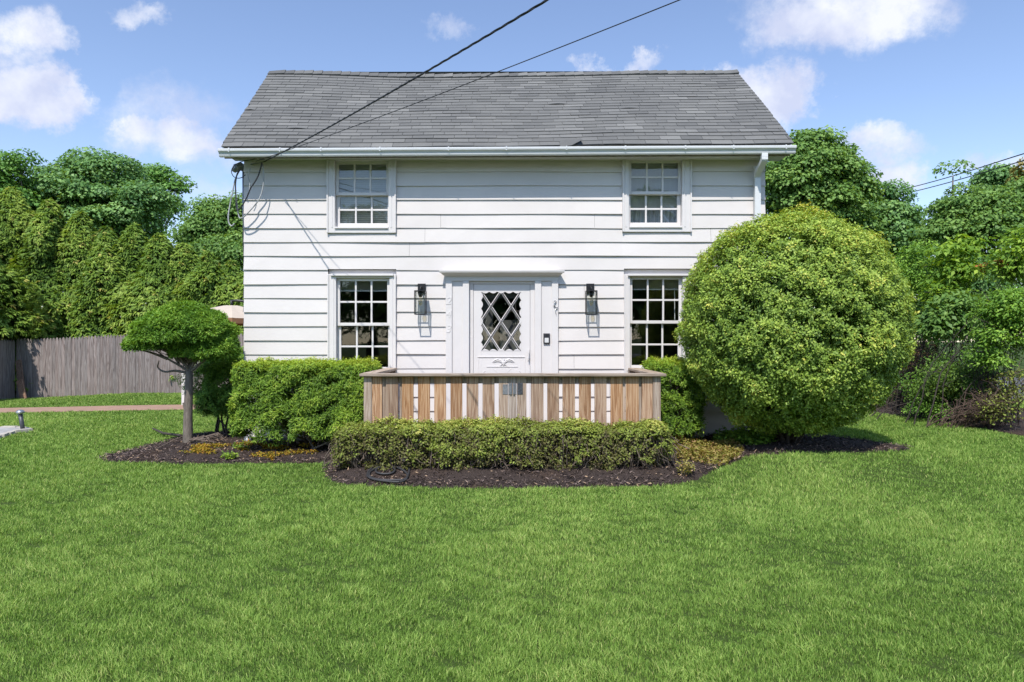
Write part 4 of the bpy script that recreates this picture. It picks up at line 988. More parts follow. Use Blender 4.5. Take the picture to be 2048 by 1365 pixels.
# ------------------------------------------------------------------ cables
def curve_thing(name, pts, rad, mat, label, cat, n=6, parent=None, group=None):
    m = MB(); m.tube(pts, rad, n); o = m.build(name, mat, parent, smooth=True)
    if parent is None: tag(o, label, cat, group)
    return o
def cables():
    def para(p0, p1, p2, t2, tmax, k=60):
        out = []
        for i in range(k + 1):
            t = tmax * i / k; q = [0, t2 / 2, t2]
            l0 = (t - q[1]) * (t - q[2]) / ((q[0] - q[1]) * (q[0] - q[2])); l1 = (t - q[0]) * (t - q[2]) / ((q[1] - q[0]) * (q[1] - q[2])); l2 = (t - q[0]) * (t - q[1]) / ((q[2] - q[0]) * (q[2] - q[1]))
            out.append(p0 * l0 + p1 * l1 + p2 * l2)
        return out
    A = P(528, 324, 10.22); C = P(1095, 0, 4.6); Bm = (A + C) / 2; Bm.z = wz(229, Bm.y); px = (Bm.x / Bm.y * F + CX)
    pts = para(A, Bm, C, 1.0, 2.0)
    t = empty('service_cable', 'thick twisted black service cable from the roof corner to the upper sky', 'cable', A)
    m = MB()
    for ph in (0, 2.09, 4.19):
        q = []
        dense = []
        for i in range(len(pts) - 1):
            for s in range(6): dense.append(pts[i].lerp(pts[i + 1], s / 6))
        for i, p in enumerate(dense):
            a = ph + i * .5; q.append(p + Vector((math.cos(a) * .0055, 0, math.sin(a) * .0055)))
        m.tube(q, .0046, 5)
    m.build('twisted_wires', M['cable'], t, smooth=True)
    m = MB(); m.tube([P(503, 329, YW - .03), P(515, 327, 10.24), A], .006, 6); m.tube([P(503, 329, YW - .005), P(503, 329, YW - .05)], .014, 8); m.tube([P(519, 319, 10.2), P(530, 318.5, 10.2)], .012, 8)
    m.build('wire_clamp', M['grey_metal'], t)
    A2 = P(512, 323, 10.22); C2 = P(1360, 0, 5.0); B2 = (A2 + C2) / 2; pxm = B2.x / B2.y * F + CX; B2.z = wz(200, B2.y) if False else wz(322 - (pxm - 520) * .368, B2.y)
    curve_thing('phone_cable', para(A2, B2, C2, 1.0, 2.0), .0042, M['cable'], 'thin black phone cable running below the thick twisted one', 'cable')
    # weatherhead at the corner with its drip loops
    w = empty('weatherhead', 'grey weatherhead with looping wires at the upper left house corner', 'weatherhead', P(488, 345, YW + .05))
    m = MB(); c = P(487, 341, YW + .08)
    m.tube([c + Vector((.02, 0, .02)), c + Vector((-.03, -.03, .05)), c + Vector((-.075, -.08, .02)), c + Vector((-.10, -.11, -.035))], [.05, .062, .058, .04], 12); m.build('hood', M['grey_metal'], w, smooth=True)
    m = MB(); m.tube([c + Vector((.0, .03, 0)), c + Vector((.0, .05, -1.2))], .03, 10); m.build('mast', M['grey_metal'], w, smooth=True)
    z = 6.204; Q = lambda a, b, y=10.12: P(430 + a / z, 300 + b / z, y)
    loops = [([(310, 255), (275, 300), (255, 420), (258, 560), (262, 680), (275, 745), (310, 735), (340, 690), (395, 590), (440, 480), (500, 390), (545, 300), (575, 190), (580, 160)], 'cable'),
             ([(300, 265), (250, 370), (215, 540), (185, 690), (165, 820), (172, 905), (205, 945), (240, 915)], 'cable_grey'),
             ([(258, 560), (275, 720), (290, 800), (310, 848), (360, 830), (430, 760), (530, 640), (580, 530), (602, 400), (600, 250), (582, 170)], 'cable_grey'),
             ([(440, 225), (415, 320), (430, 420), (425, 500), (405, 560)], 'cable_grey'),
             ([(520, 110), (430, 125), (330, 148), (250, 190), (205, 260), (225, 325), (275, 352), (330, 345), (378, 310)], 'cable')]
    for i, (pp, mt) in enumerate(loops):
        k = catmull([Q(a, b, 10.10 + .02 * i + .03 * math.sin(a * .01)) for a, b in pp], 6)
        curve_thing('wire_loop', k, .0095 if i < 3 else .006, M[mt], None, None, parent=w)
    # two lines over the road on the right, with the distant poles they hang from out of the picture
    for label, a, mid, b in (('upper of the two thin power lines above the right trees', (1645, 418), (1850, 368), (2060, 304)), ('lower of the two thin power lines above the right trees', (1650, 425), (1850, 378), (2060, 318))):
        A = P(*a, 46); B = P(*b, 24); Mi = P(*mid, 33); k = catmull([A, Mi, B, B + (B - Mi) * .8], 10)
        curve_thing('power_line', k, .02, M['cable'], label, 'power line', group='power lines over the road')
cables()

# ------------------------------------------------------------------ fence, plank, path light, umbrella
YF = 20.8
def build_fence():
    x0 = wx(33, YF)
    t = empty('stockade_fence', 'weathered grey stockade fence with pointed pickets across the back lawn', 'fence', (x0, YF, hf(x0, YF)))
    x = x0; pan = 0
    while x < -2.5:
        m = MB(); xe = x + 2.45; k = 0
        while x < xe:
            w = random.uniform(.088, .102); h = 1.80 + random.uniform(-.012, .012); yo = random.uniform(-.006, .006); z0 = hf(x, YF) - .03
            prof = [(0, 0), (w - .004, 0), (w - .004, h - .11), (w * .86, h - .05), (w * .66, h - .008), (w * .5, h), (w * .34, h - .008), (w * .12, h - .05), (0, h - .11)]
            n = len(prof); V = [(x + a, YF + yo, z0 + b) for a, b in prof] + [(x + a, YF + yo + .02, z0 + b) for a, b in prof]
            # slightly rounded pickets: middle ridge forward
            m.add(V, [tuple(range(n)), tuple(range(2 * n - 1, n - 1, -1))] + [(i, i + n, (i + 1) % n + n, (i + 1) % n) for i in range(n)]); x += w
        for z in (.35, 1.0, 1.5): m.box(xe - 2.45, xe, YF + .03, YF + .08, hf(xe - 1, YF) + z, hf(xe - 1, YF) + z + .07)
        m.build('picket_panel', M['fence'], t); 
        p = MB(); p.box(xe - .05, xe + .05, YF + .085, YF + .18, -.2, 1.68); p.build('post', M['fence'], t)
    t = empty('side_fence', 'short shaded return of grey fence at the left edge of the photo', 'fence', (x0, YF, hf(x0, YF)))
    m = MB(); y = YF - .03
    while y > YF - 9:
        w = random.uniform(.088, .102); h = 1.78 + random.uniform(-.012, .012); xo = x0 - .02 + random.uniform(-.006, .006); z0 = hf(x0, y) - .03
        prof = [(0, 0), (w - .004, 0), (w - .004, h - .11), (w * .86, h - .05), (w * .5, h), (w * .12, h - .05), (0, h - .11)]; n = len(prof)
        V = [(xo, y - a, z0 + b) for a, b in prof] + [(xo - .02, y - a, z0 + b) for a, b in prof]
        m.add(V, [tuple(range(n - 1, -1, -1)), tuple(range(n, 2 * n))] + [(i, (i + 1) % n, (i + 1) % n + n, i + n) for i in range(n)]); y -= w
    m.build('picket_panel', M['fence'], t)
    # leaning planks
    for a, b, w, top, lab in ((P(31, 721, YF - .12), P(40.5, 792, YF - .4), .17, 0, 'longer brown plank leaning in the fence corner'), (P(32.5, 761, YF - .38), P(41.5, 796, YF - .55), .18, 0, 'shorter brown plank leaning over the longer one in the fence corner')):
        m = MB(); d = (b - a); a = a + Vector((w / 2, 0, 0)); b = b + Vector((w / 2, 0, 0)); b.z = hf(b.x, b.y)
        X = Vector((1, 0, -d.x / d.z)).normalized() * w / 2; n = d.normalized().cross(X.normalized()) * .018
        V = [a - X - n, a + X - n, b + X - n, b - X - n, a - X + n, a + X + n, b + X + n, b - X + n]
        m.add(V, [(0, 1, 2, 3), (7, 6, 5, 4), (0, 4, 5, 1), (1, 5, 6, 2), (2, 6, 7, 3), (3, 7, 4, 0)]); o = m.build('wood_plank', M['plank'], None); tag(o, lab, 'plank', 'planks leaning on the fence')
build_fence()
def path_light():
    b = ground(47.5, 864); h = P(40.5, 828, b.y)
    t = empty('path_light', 'small tilted dark path light standing by the stone paving', 'path light', b)
    m = MB(); m.tube([b + Vector((0, 0, -.05)), h], .035, 10); m.build('stake', M['dark_metal'], t, smooth=True)
    m = MB(); m.lathe([(.03, -.04), (.052, -.02), (.052, .010), (.03, .02)], h, 16); m.build('glass_ring', M['clear'], t, smooth=True)
    m = MB(); m.lathe([(.062, .012), (.068, .022), (.060, .045), (.035, .065), (0, .072)], h, 20); m.build('cap', M['silver'], t, smooth=True)
path_light()
def umbrella():
    Y = 17.0; c = P(463, 607, Y); hw = 1.35; zb = wz(637.5, Y - .6); 
    t = empty('patio_umbrella', 'tan cantilever patio umbrella with rust underside beside the house corner', 'umbrella', (c.x, Y, hf(c.x, Y)))
    n = 8; m = MB(); apex = c + Vector((0, 0, -.03)); rim = [Vector((c.x + hw * math.cos(R(22.5 + 45 * i)), Y + hw * math.sin(R(22.5 + 45 * i)), zb)) for i in range(n)]
    for i in range(n):
        a, b = rim[i], rim[(i + 1) % n]; ks = 6; rows = []
        for s in range(ks + 1):
            f_ = .12 + .88 * s / ks; row = []
            for q in range(5):
                e = a.lerp(b, q / 4); p = apex.lerp(e, f_); p.z = apex.z + (zb - apex.z) * f_ ** 1.25 - .04 * math.sin(math.pi * q / 4) * f_ * (1 - .3 * f_); row.append(p)
            rows += row
        m.add(rows, [(s * 5 + q, s * 5 + q + 1, s * 5 + q + 6, s * 5 + q + 5) for s in range(ks) for q in range(4)], .5)
    can = m.build('canopy', M['canvas'], t, smooth=False)
    m = MB(); N_ = 24
    V = [(c.x + .34 * math.cos(6.283 * i / N_), Y + .34 * math.sin(6.283 * i / N_), c.z - .085 + .012 * math.cos(i * 2.1)) for i in range(N_)] + [(c.x, Y, c.z + .01)]
    m.add(V, [(i, (i + 1) % N_, N_) for i in range(N_)], .5); m.build('vent_cap', M['canvas'], can)
    m = MB()
    for i in range(n):
        a, b = rim[i], rim[(i + 1) % n]; d = Vector((0, 0, -.13)); m.add([a * .999 + Vector((0, 0, -.005)), b * .999 + Vector((0, 0, -.005)), b + d, a + d], [(0, 1, 2, 3)], .5)
    m.build('valance', M['canvas_rust'], t)
    m = MB(); q = c + Vector((0, 0, .05)); m.tube(catmull([q, c + Vector((.2, 0, .06)), c + Vector((.7, .1, -.05)), c + Vector((1.5, .3, -.6)), c + Vector((1.75, .35, -1.2))], 5), .03, 8); m.tube([c + Vector((0, 0, -.1)), q + Vector((0, 0, .03))], .03, 8); m.build('arm', M['black'], t, smooth=True)
    m = MB(); m.tube([(c.x + 1.75, Y + .35, .02), (c.x + 1.75, Y + .35, c.z - 1.0)], .045, 10); m.build('pole', M['black'], t); m = MB(); m.box(c.x + 1.25, c.x + 2.25, Y - .15, Y + .85, 0, .06); m.build('base', M['dark_metal'], t)
umbrella()
def small_left():
    m = MB(); a = ground(368, 812); zt = wz(747, a.y); m.box(a.x - .06, a.x + .05, a.y, a.y + .1, 0, zt - .02); m.add([(a.x - .07, a.y - .01, zt - .02), (a.x + .06, a.y - .01, zt - .02), (a.x + .06, a.y + .11, zt - .02), (a.x - .07, a.y + .11, zt - .02), (a.x - .005, a.y + .05, zt + .03)], [(0, 1, 4), (1, 2, 4), (2, 3, 4), (3, 0, 4), (3, 2, 1, 0)])
    tag(m.build('garden_post', M['trim'], None), 'short white post half hidden behind the topiary trunk', 'post')
    Y = 12.2; a = P(474, 707, Y); b = P(493, 722, Y); t = empty('utility_box', 'blue grey box with sloping lid against the left house corner', 'utility box', (a.x, Y, hf(a.x, Y)))
    m = MB(); x0, x1 = a.x, XL - .03; m.box(x0, x1, Y, Y + .5, 0, b.z); m.build('cabinet', M['box_grey'], t)
    m = MB(); m.add([(x0 - .02, Y - .02, b.z + .002), (x1 + .002, Y - .02, b.z + .002), (x1 + .002, Y + .5, b.z + .002), (x0 - .02, Y + .5, b.z + .002), (x1 + .002, Y + .1, a.z + .02), (x1 + .002, Y + .4, a.z + .02), (x0 + .03, Y + .12, a.z), (x0 + .03, Y + .4, a.z)], [(0, 1, 4, 6), (6, 4, 5, 7), (7, 5, 2, 3), (0, 6, 7, 3), (1, 2, 5, 4)]); m.build('lid', M['box_grey'], t)
    m = MB(); c = ground(498, 892); m.tube([(XL + .06, YW - .06, -.02), (XL + .06, YW - .06, .16)], .05, 12); tag(m.build('drain_pipe', M['grey_metal'], None, smooth=True), 'short grey pipe stub at the left house corner', 'pipe')
small_left()
def hose():
    G = lambda a, b, dz=.05: (lambda g: Vector((g.x, g.y, g.z + dz)))(ground(a, b))
    z = 6.4; q = lambda a, b: G(700 + a / z, 830 + b / z)
    pts = [q(760, 740), q(740, 840), q(700, 900), q(600, 920), q(420, 905), q(290, 880), q(225, 840), q(240, 780), q(310, 725), q(420, 705), q(540, 715), q(640, 745), q(710, 790), q(735, 840), q(700, 885), q(560, 895), q(380, 890), q(270, 860), q(250, 800), q(340, 740), q(450, 722), q(545, 735), q(575, 765), q(530, 805), q(430, 815), q(350, 800), q(330, 770), q(365, 740)]
    up = [q(760, 740), G(700 + 740 / z, 830 + 660 / z, .08), P(700 + 690 / z, 830 + 590 / z, 7.72), P(700 + 690 / z, 830 + 555 / z, 7.8), P(700 + 760 / z, 830 + 510 / z, 7.9), P(700 + 880 / z, 830 + 425 / z, 8.05)]
    m = MB(); m.tube(catmull(up[::-1] + pts[1:], 8), .0125, 8); tag(m.build('garden_hose', M['rubber'], None, smooth=True), 'coiled black garden hose lying on the front mulch bed', 'hose')
hose()

# ------------------------------------------------------------------ plants
def stems_mesh(specs, n=5):
    m = MB()
    for pts, r0, r1 in specs:
        k = len(pts); m.tube(pts, [r0 + (r1 - r0) * i / (k - 1) for i in range(k)], n, cap=False)
    return m
def bent(a, b, k=4, j=.08):
    a, b = Vector(a), Vector(b); L_ = (b - a).length
    return [a.lerp(b, i / k) + (Vector((random.gauss(0, 1), random.gauss(0, 1), random.gauss(0, .6))) * j * L_ if 0 < i < k else Vector()) for i in range(k + 1)]

def tree(name, label, base, lobes, n_puff, puff, leaves, leaf, mat, bark, trunk_r=.22, group=None, seed=1, flat=.7, fill=.25, cat='tree', inner=.72):
    r = np.random.default_rng(seed); random.seed(seed)
    t = empty(name, label, cat, base, group)
    C = np.array([l[0] for l in lobes], float); S = np.array([l[1] for l in lobes], float); S = np.maximum(S - puff * np.array([.62, .62, .62 * flat]), .35 * S)
    wgt = (S[:, 0] * S[:, 2]); wgt = wgt / wgt.sum()
    li = r.choice(len(lobes), n_puff, p=wgt); d = sphere_dirs(n_puff, r); d[:, 2] = np.where(d[:, 2] < -.35, -d[:, 2], d[:, 2])
    rad = np.where(r.random(n_puff) < fill, r.uniform(.25, inner, n_puff), r.uniform(inner, 1.02, n_puff))
    pc = C[li] + d * S[li] * rad[:, None]; pr = r.uniform(puff * .6, puff * 1.35, n_puff)
    cnt = np.maximum(8, (leaves * (pr / puff) ** 2)).astype(int); idx = np.repeat(np.arange(n_puff), cnt); n = len(idx)
    e = sphere_dirs(n, r); e[:, 2] = np.where((e[:, 2] < -.12) & (r.random(n) < .93), -e[:, 2], e[:, 2])
    pos = pc[idx] + e * (pr[idx] * r.uniform(.55, 1.08, n) ** .6)[:, None] * np.array([1, 1, flat])
    N_ = e * .7 + np.array([0, -.1, .6]) + r.normal(size=(n, 3)) * .42
    A = e + r.normal(size=(n, 3)) * .6; A[:, 2] -= .45
    L_ = leaf * r.uniform(.7, 1.3, n)
    prnd = r.normal(size=n_puff) * .13
    rn = .48 + prnd[idx] + r.normal(size=n) * .17
    leaf_object('crown', pos, N_, A, L_, L_ * r.uniform(.65, .95, n), rn, mat, t, fold=.12, droop=.15)
    b = Vector(base); cc = Vector(C.mean(0)); top = C[:, 2].max()
    m = MB(); fork = Vector((b.x + (cc.x - b.x) * .3, b.y + (cc.y - b.y) * .3, b.z + (cc.z - b.z) * .45))
    m.tube([b + Vector((0, 0, -.2)), b.lerp(fork, .12), b.lerp(fork, .5) + Vector((.05, 0, 0)), fork], [trunk_r * 1.4, trunk_r, trunk_r * .85, trunk_r * .75], 10)
    for l in lobes:
        e_ = Vector(l[0]); m.tube(bent(fork, e_, 4, .05), [trunk_r * .55, trunk_r * .42, trunk_r * .3, trunk_r * .2, trunk_r * .1], 7)
    for i in r.choice(n_puff, min(n_puff, 40), replace=False):
        l = Vector(C[li[i]]); m.tube(bent(fork.lerp(l, r.uniform(.5, 1)), Vector(pc[i]), 3, .06), [trunk_r * .22, trunk_r * .15, trunk_r * .09, .012], 5)
    m.build('trunk', bark, t, smooth=True)
    return t

def px_lobes(Y, items):
    """(px, py, half width px, half height px, depth shift) -> ellipsoids"""
    return [(tuple(P(a, b, Y + dy)), (rx / F * Y, max(rx, ry) / F * Y * .9, ry / F * Y)) for a, b, rx, ry, dy in items]
# trees behind, left side
tree('broadleaf_tree', 'large dark green maple tree behind the left conifer hedge', (wx(200, 36), 36, 0),
     px_lobes(36, [(120, 395, 85, 70, 0), (215, 385, 85, 82, 0), (290, 420, 60, 62, -1), (170, 350, 62, 50, 0), (60, 430, 60, 60, 1), (240, 460, 95, 50, -1), (108, 330, 28, 22, 0), (200, 520, 150, 80, 1), (60, 520, 110, 90, 1), (165, 420, 150, 70, 0), (180, 470, 150, 60, 0), (275, 390, 40, 40, 0)]), 420, .85, 150, .16, M['maple'], M['bark_dark'], .3, seed=41, flat=.55)
tree('broadleaf_tree', 'olive green tree at the left edge above the conifer hedge', (wx(5, 33), 33, 0),
     px_lobes(33, [(0, 390, 60, 85, 0), (40, 345, 28, 46, 0), (-60, 400, 60, 90, 1), (20, 440, 70, 70, 0)]), 190, .65, 100, .14, M['ash'], M['bark'], .2, seed=42, flat=.6)
tree('broadleaf_tree', 'pale airy tree rising right of the dark maple', (wx(310, 44), 44, 0),
     px_lobes(44, [(312, 370, 40, 42, 0), (345, 380, 34, 30, 0), (325, 430, 50, 40, 0)]), 85, .8, 70, .17, M['ash'], M['bark'], .2, seed=43, flat=.5)
tree('broadleaf_tree', 'mid green tree close behind the upper left house corner', (wx(440, 30), 30, 0),
     px_lobes(30, [(430, 460, 62, 60, 0), (485, 450, 60, 58, 0), (385, 490, 45, 40, 0), (460, 530, 90, 60, -1), (370, 440, 26, 14, 2), (380, 560, 100, 60, 0), (445, 490, 80, 60, 0)]), 330, .7, 150, .115, M['maple_light'], M['bark'], .2, seed=44, flat=.7)
# right side
tree('broadleaf_tree', 'tall maple tree behind the right roof edge', (wx(1640, 31), 31, 0),
     px_lobes(31, [(1640, 345, 88, 76, 0), (1580, 400, 75, 75, 0), (1715, 345, 42, 36, 0), (1605, 300, 52, 36, 0), (1560, 450, 60, 50, 1), (1660, 420, 90, 60, 0), (1660, 480, 90, 70, 0), (1610, 370, 95, 75, 0), (1690, 390, 60, 50, 0), (1700, 560, 90, 80, 0)]), 400, .75, 150, .15, M['maple_light'], M['bark_dark'], .28, seed=45, flat=.55)
tree('broadleaf_tree', 'lower rounded maple between the tall maple and the right hedgerow', (wx(1770, 33), 33, 0),
     px_lobes(33, [(1760, 420, 66, 52, 0), (1800, 450, 46, 43, 0), (1740, 490, 100, 60, 0), (1820, 510, 70, 60, 0), (1800, 590, 120, 80, 0), (1770, 460, 80, 60, 0), (1800, 670, 120, 70, 0)]), 330, .68, 130, .15, M['maple'], M['bark_dark'], .22, seed=46, flat=.55)
tree('broadleaf_tree', 'broad green maple at the right edge under the power lines', (wx(1960, 27), 27, 0),
     px_lobes(27, [(1922, 425, 56, 58, 0), (1985, 420, 62, 54, 0), (2050, 440, 70, 80, 0), (1892, 490, 50, 60, 0), (1960, 490, 120, 70, 0), (1906, 352, 9, 26, 0), (1950, 450, 100, 60, 0), (1950, 570, 120, 80, 0), (1960, 640, 120, 70, 0)]), 420, .55, 120, .12, M['maple_light'], M['bark'], .22, seed=47, flat=.55)
tree('broadleaf_tree', 'small tree top behind the broad maple at right', (wx(1990, 42), 42, 0),
     px_lobes(42, [(1985, 362, 38, 26, 0), (2010, 380, 50, 40, 0)]), 70, .8, 140, .17, M['maple'], M['bark'], .2, seed=48)
tree('conifer_tree', 'bronze tinted conifer at the right photo edge', (wx(2062, 38), 38, 0),
     px_lobes(38, [(2058, 335, 16, 30, 0), (2060, 390, 34, 50, 0), (2062, 460, 50, 70, 0)]), 120, .55, 130, .15, M['conifer'], M['bark'], .2, seed=49)
# trees across the street, behind the camera: seen only as reflections in the window glass
def reflected():
    lob = [((0, 0, 6.5), (3.6, 3.4, 3.2)), ((-1.5, 0, 3.2), (3.2, 2.6, 3.0)), ((1.8, .3, 2.6), (3.0, 2.6, 2.6)), ((.6, 0, 9), (2.2, 2.2, 1.8))]
    lab, grp = 'leafy maple across the street mirrored in the window glass', 'trees mirrored in the windows'
    src = tree('broadleaf_tree', lab, (0, 0, 0), lob, 150, 1.1, 70, .26, M['maple'], M['bark_dark'], .28, group=grp, seed=52, inner=.6)
    kids = list(src.children); first = True
    for i, (x, y, s) in enumerate(((-13, -24, 1.0), (-6.5, -25, .9), (0, -24, 1.0), (6.5, -25, 1.05), (13, -24, .95), (-20, -25, 1.1), (20, -24, 1.0), (-16.5, -30, 1.2), (-10, -30, 1.1), (-3, -30, 1.25), (3.5, -30, 1.1), (10, -31, 1.2), (17, -30, 1.1))):
        c = src if first else src.copy()
        if not first:
            COL.objects.link(c)
            for k in kids:
                d = k.copy(); COL.objects.link(d); d.parent = c; d.matrix_parent_inverse = k.matrix_parent_inverse.copy()
        first = False; c.location = (x, y, 0); c.scale = (s, s, s); c.rotation_euler = (0, 0, i * 1.3)
reflected()

def arborvitae(label, x, y, h, rad, seed, zmin=.3):
    r = np.random.default_rng(seed); random.seed(seed); z0 = hf(x, y)
    t = empty('arborvitae', label, 'conifer', (x, y, z0), 'arborvitae in the left hedge')
    n = int(1650 * (h / 4) * (rad / .8)) + 500
    zf = r.beta(1.15, 1.25, n); z = z0 + zmin + zf * (h - zmin)
    prof = np.clip(1.15 * (1 - zf) ** .60, .03, .95) * (.95 + .08 * np.sin(zf * 17 + seed))
    az = r.uniform(0, 6.283, n); sn = SinNoise(seed, 2.2)
    rr = rad * prof; px_ = np.stack([np.cos(az) * rr, np.sin(az) * rr, z], -1)
    bumpv = sn(np.stack([px_[:, 0] * 1.2, px_[:, 1] * 1.2, z * .7], -1)); rr = rr * (1 + .17 * bumpv) * np.where(r.random(n) < .22, r.uniform(.45, .85, n), 1)
    C = np.stack([x + np.cos(az) * rr, y + np.sin(az) * rr, z], -1); out = np.stack([np.cos(az), np.sin(az), np.zeros(n)], -1)
    k = 9; idx = np.repeat(np.arange(n), k); m = len(idx)
    fan = np.tile(np.linspace(-1, 1, k), n) + r.normal(size=m) * .12
    A0 = nrm(out + np.array([0, 0, .15]) + r.normal(size=(n, 3)) * .35)           # spray axis: outward, tips nodding
    N0 = nrm(np.array([0, -.15, .75]) + out * .5 + r.normal(size=(n, 3)) * .3); S0 = np.cross(A0, N0)
    A = A0[idx] + S0[idx] * fan[:, None] * .95 + np.array([0, 0, -.28]) * np.abs(fan)[:, None]
    L_ = (.155 * (1 - .35 * np.abs(fan)) * r.uniform(.7, 1.25, m)) * (.75 + .25 * min(1.3, h / 4))
    pos = C[idx] - A0[idx] * .08 + S0[idx] * (fan * .03)[:, None] + A0[idx] * (.05 * (1 - np.abs(fan)))[:, None]
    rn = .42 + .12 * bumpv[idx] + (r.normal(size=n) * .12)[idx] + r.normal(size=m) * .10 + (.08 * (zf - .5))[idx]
    rn = np.where((r.random(n) < .03)[idx], .97, np.clip(rn, 0, .86))
    leaf_object('foliage', pos, N0[idx] + r.normal(size=(m, 3)) * .25, A, L_, L_ * .30, rn, M['arbor'], t, fold=.1, droop=.22)
    g = MB(); g.tube([(x, y, z0 - .1), (x + .03, y, z0 + h * .5), (x, y, z0 + h * .93)], [rad * .16, rad * .09, .012], 8)
    for i in range(26):
        a = random.uniform(0, 6.283); zz = z0 + h * random.uniform(.08, .85); q = 1 - (zz - z0) / h
        g.tube([(x, y, zz), (x + math.cos(a) * rad * q * .8, y + math.sin(a) * rad * q * .8, zz + .25 * q)], [.02, .008], 5, cap=False)
    g.build('trunk', M['bark_dark'], t, smooth=True)
AB = [(-62, 372, 22.6, 1.6, 'leftmost tall arborvitae cut by the photo edge above the fence corner'),
      (22, 384, 22.9, 1.45, 'tall yellow green arborvitae in front of the olive tree at left'),
      (98, 408, 22.6, 1.4, 'tall arborvitae second from the left photo edge'),
      (160, 432, 22.9, 1.3, 'arborvitae below the middle of the large dark maple'),
      (212, 462, 22.5, 1.3, 'arborvitae with a low tip under the right side of the dark maple'),
      (268, 458, 22.8, 1.3, 'arborvitae above the shaded topiary top at left'),
      (318, 476, 22.5, 1.3, 'arborvitae standing behind the topiary tree top'),
      (368, 494, 22.8, 1.3, 'arborvitae below the pale airy tree'),
      (415, 512, 22.5, 1.3, 'arborvitae behind the left brim of the umbrella'),
      (462, 530, 22.8, 1.3, 'shorter arborvitae behind the umbrella peak'),
      (505, 545, 22.6, 1.3, 'lowest arborvitae against the left house wall')]
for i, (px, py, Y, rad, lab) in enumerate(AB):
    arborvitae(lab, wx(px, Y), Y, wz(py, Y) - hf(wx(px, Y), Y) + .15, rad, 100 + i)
# two that stand beyond the side fence: the one casts its shade over the fence corner, the other hangs into the picture
arborvitae('arborvitae hanging over the fence corner at the left photo edge', -16.2, 20.4, 5.8, 1.75, 121, 1.9)
arborvitae('arborvitae outside the left edge shading the fence corner', -15.55, 18.3, 5.6, 1.2, 122, 1.6)

def surface_shrub(name, label, cat, C, Srad, mat, n_tuft, per, leaf, wid, p=2.0, seed=1, zcut=None, depth=.12, tuft=.03, group=None, up=.5, top_bonus=0.0, hole=0.0, stems=14, stem_r=.014, base=None, base_r=.25, bark=None, noise_f=5.0, noise_a=.06, side_rnd=0.0, twigs=0, twig_mat=None, thin_sides=0.0, spread=1.0, dn=.05):
    """clipped shrub: leaf tufts over a super-ellipsoid, stems rising from the base"""
    r = np.random.default_rng(seed); random.seed(seed); C = np.array(C, float); S = np.array(Srad, float)
    bz = hf(C[0], C[1]); base = base or (C[0], C[1], bz)
    t = empty(name, label, cat, base, group)
    N0 = int(n_tuft * 1.6)
    if p > 2.5:
        ar = np.array([S[1] * S[2], S[0] * S[2], S[0] * S[1]]); f = r.choice(3, N0, p=ar / ar.sum()); q = r.uniform(-1, 1, (N0, 3)); q[np.arange(N0), f] = np.sign(r.random(N0) - .5)
        q = q / ((np.abs(q) ** p).sum(1) ** (1 / p))[:, None]
    else: q = sphere_dirs(N0, r)
    g = np.sign(q) * np.abs(q) ** (p - 1) / S; nr = nrm(g)
    sn = SinNoise(seed + 5, noise_f); s2 = SinNoise(seed + 9, noise_f * 2.6)
    b = sn(q * S); b2 = s2(q * S)
    dep = depth * r.random(N0) ** 1.6
    pos = C + q * S + nr * (noise_a * b + noise_a * .45 * b2 - dep)[:, None]
    k = np.ones(N0, bool)
    if zcut is not None: k &= pos[:, 2] > zcut + .06 * b
    if hole: k &= ~((b + .6 * b2 < -1.35) & (r.random(N0) < hole))
    if thin_sides: k &= ~((nr[:, 2] < .5) & (r.random(N0) < thin_sides + .12 * b))
    pos, nr, b, b2 = pos[k][:n_tuft], nr[k][:n_tuft], b[k][:n_tuft], b2[k][:n_tuft]; n = len(pos)
    idx = np.repeat(np.arange(n), per); m = len(idx)
    ax = nrm(nr + np.array([0, 0, up]) + r.normal(size=(n, 3)) * .3)
    A = nrm(ax[idx] * .8 + r.normal(size=(m, 3)) * .75 * spread); N_ = nr[idx] * .75 + np.array([0, -.1, .45]) + r.normal(size=(m, 3)) * .42
    P_ = pos[idx] + r.normal(size=(m, 3)) * tuft
    L_ = leaf * r.uniform(.7, 1.3, m)
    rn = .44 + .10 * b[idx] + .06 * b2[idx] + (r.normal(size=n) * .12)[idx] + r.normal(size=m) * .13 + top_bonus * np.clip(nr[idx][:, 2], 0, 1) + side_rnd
    leaf_object('foliage', P_, N_, A, L_, L_ * wid, rn, mat, t, fold=.18, droop=.1)
    g = MB(); bx, by, bz_ = base
    for i in range(stems):
        j = random.randrange(n); tgt = Vector(C).lerp(Vector(pos[j]), .86); a = random.uniform(0, 6.283); q0 = Vector((bx + math.cos(a) * base_r * S[0] * random.random(), by + math.sin(a) * base_r * S[1] * random.random(), bz_ - .03))
        pts = bent(q0, tgt, 4, .05); g.tube(pts, [stem_r, stem_r * .8, stem_r * .6, stem_r * .4, stem_r * .2], 5, cap=False)
    g.build('stems', bark or M['bark_dark'], t, smooth=True)
    if twigs:
        g = MB()
        for i in range(twigs):
            j = random.randrange(n); e = Vector(pos[j]); d = Vector((e.x - C[0], e.y - C[1], 0)) * random.uniform(.35, .8)
            s_ = Vector((C[0], C[1], 0)) + d; s_.z = max(bz_ + .02, e.z - random.uniform(.1, .45)); s_ = Vector((e.x + random.gauss(0, .1), s_.y + (e.y - s_.y) * .3, s_.z)); e = e + Vector(nr[j]) * .015
            g.tube(bent(s_, e, 3, .09), [.006, .005, .0035, .002], 4, cap=False)
        g.build('twigs', twig_mat or M['twig'], t)
    return t

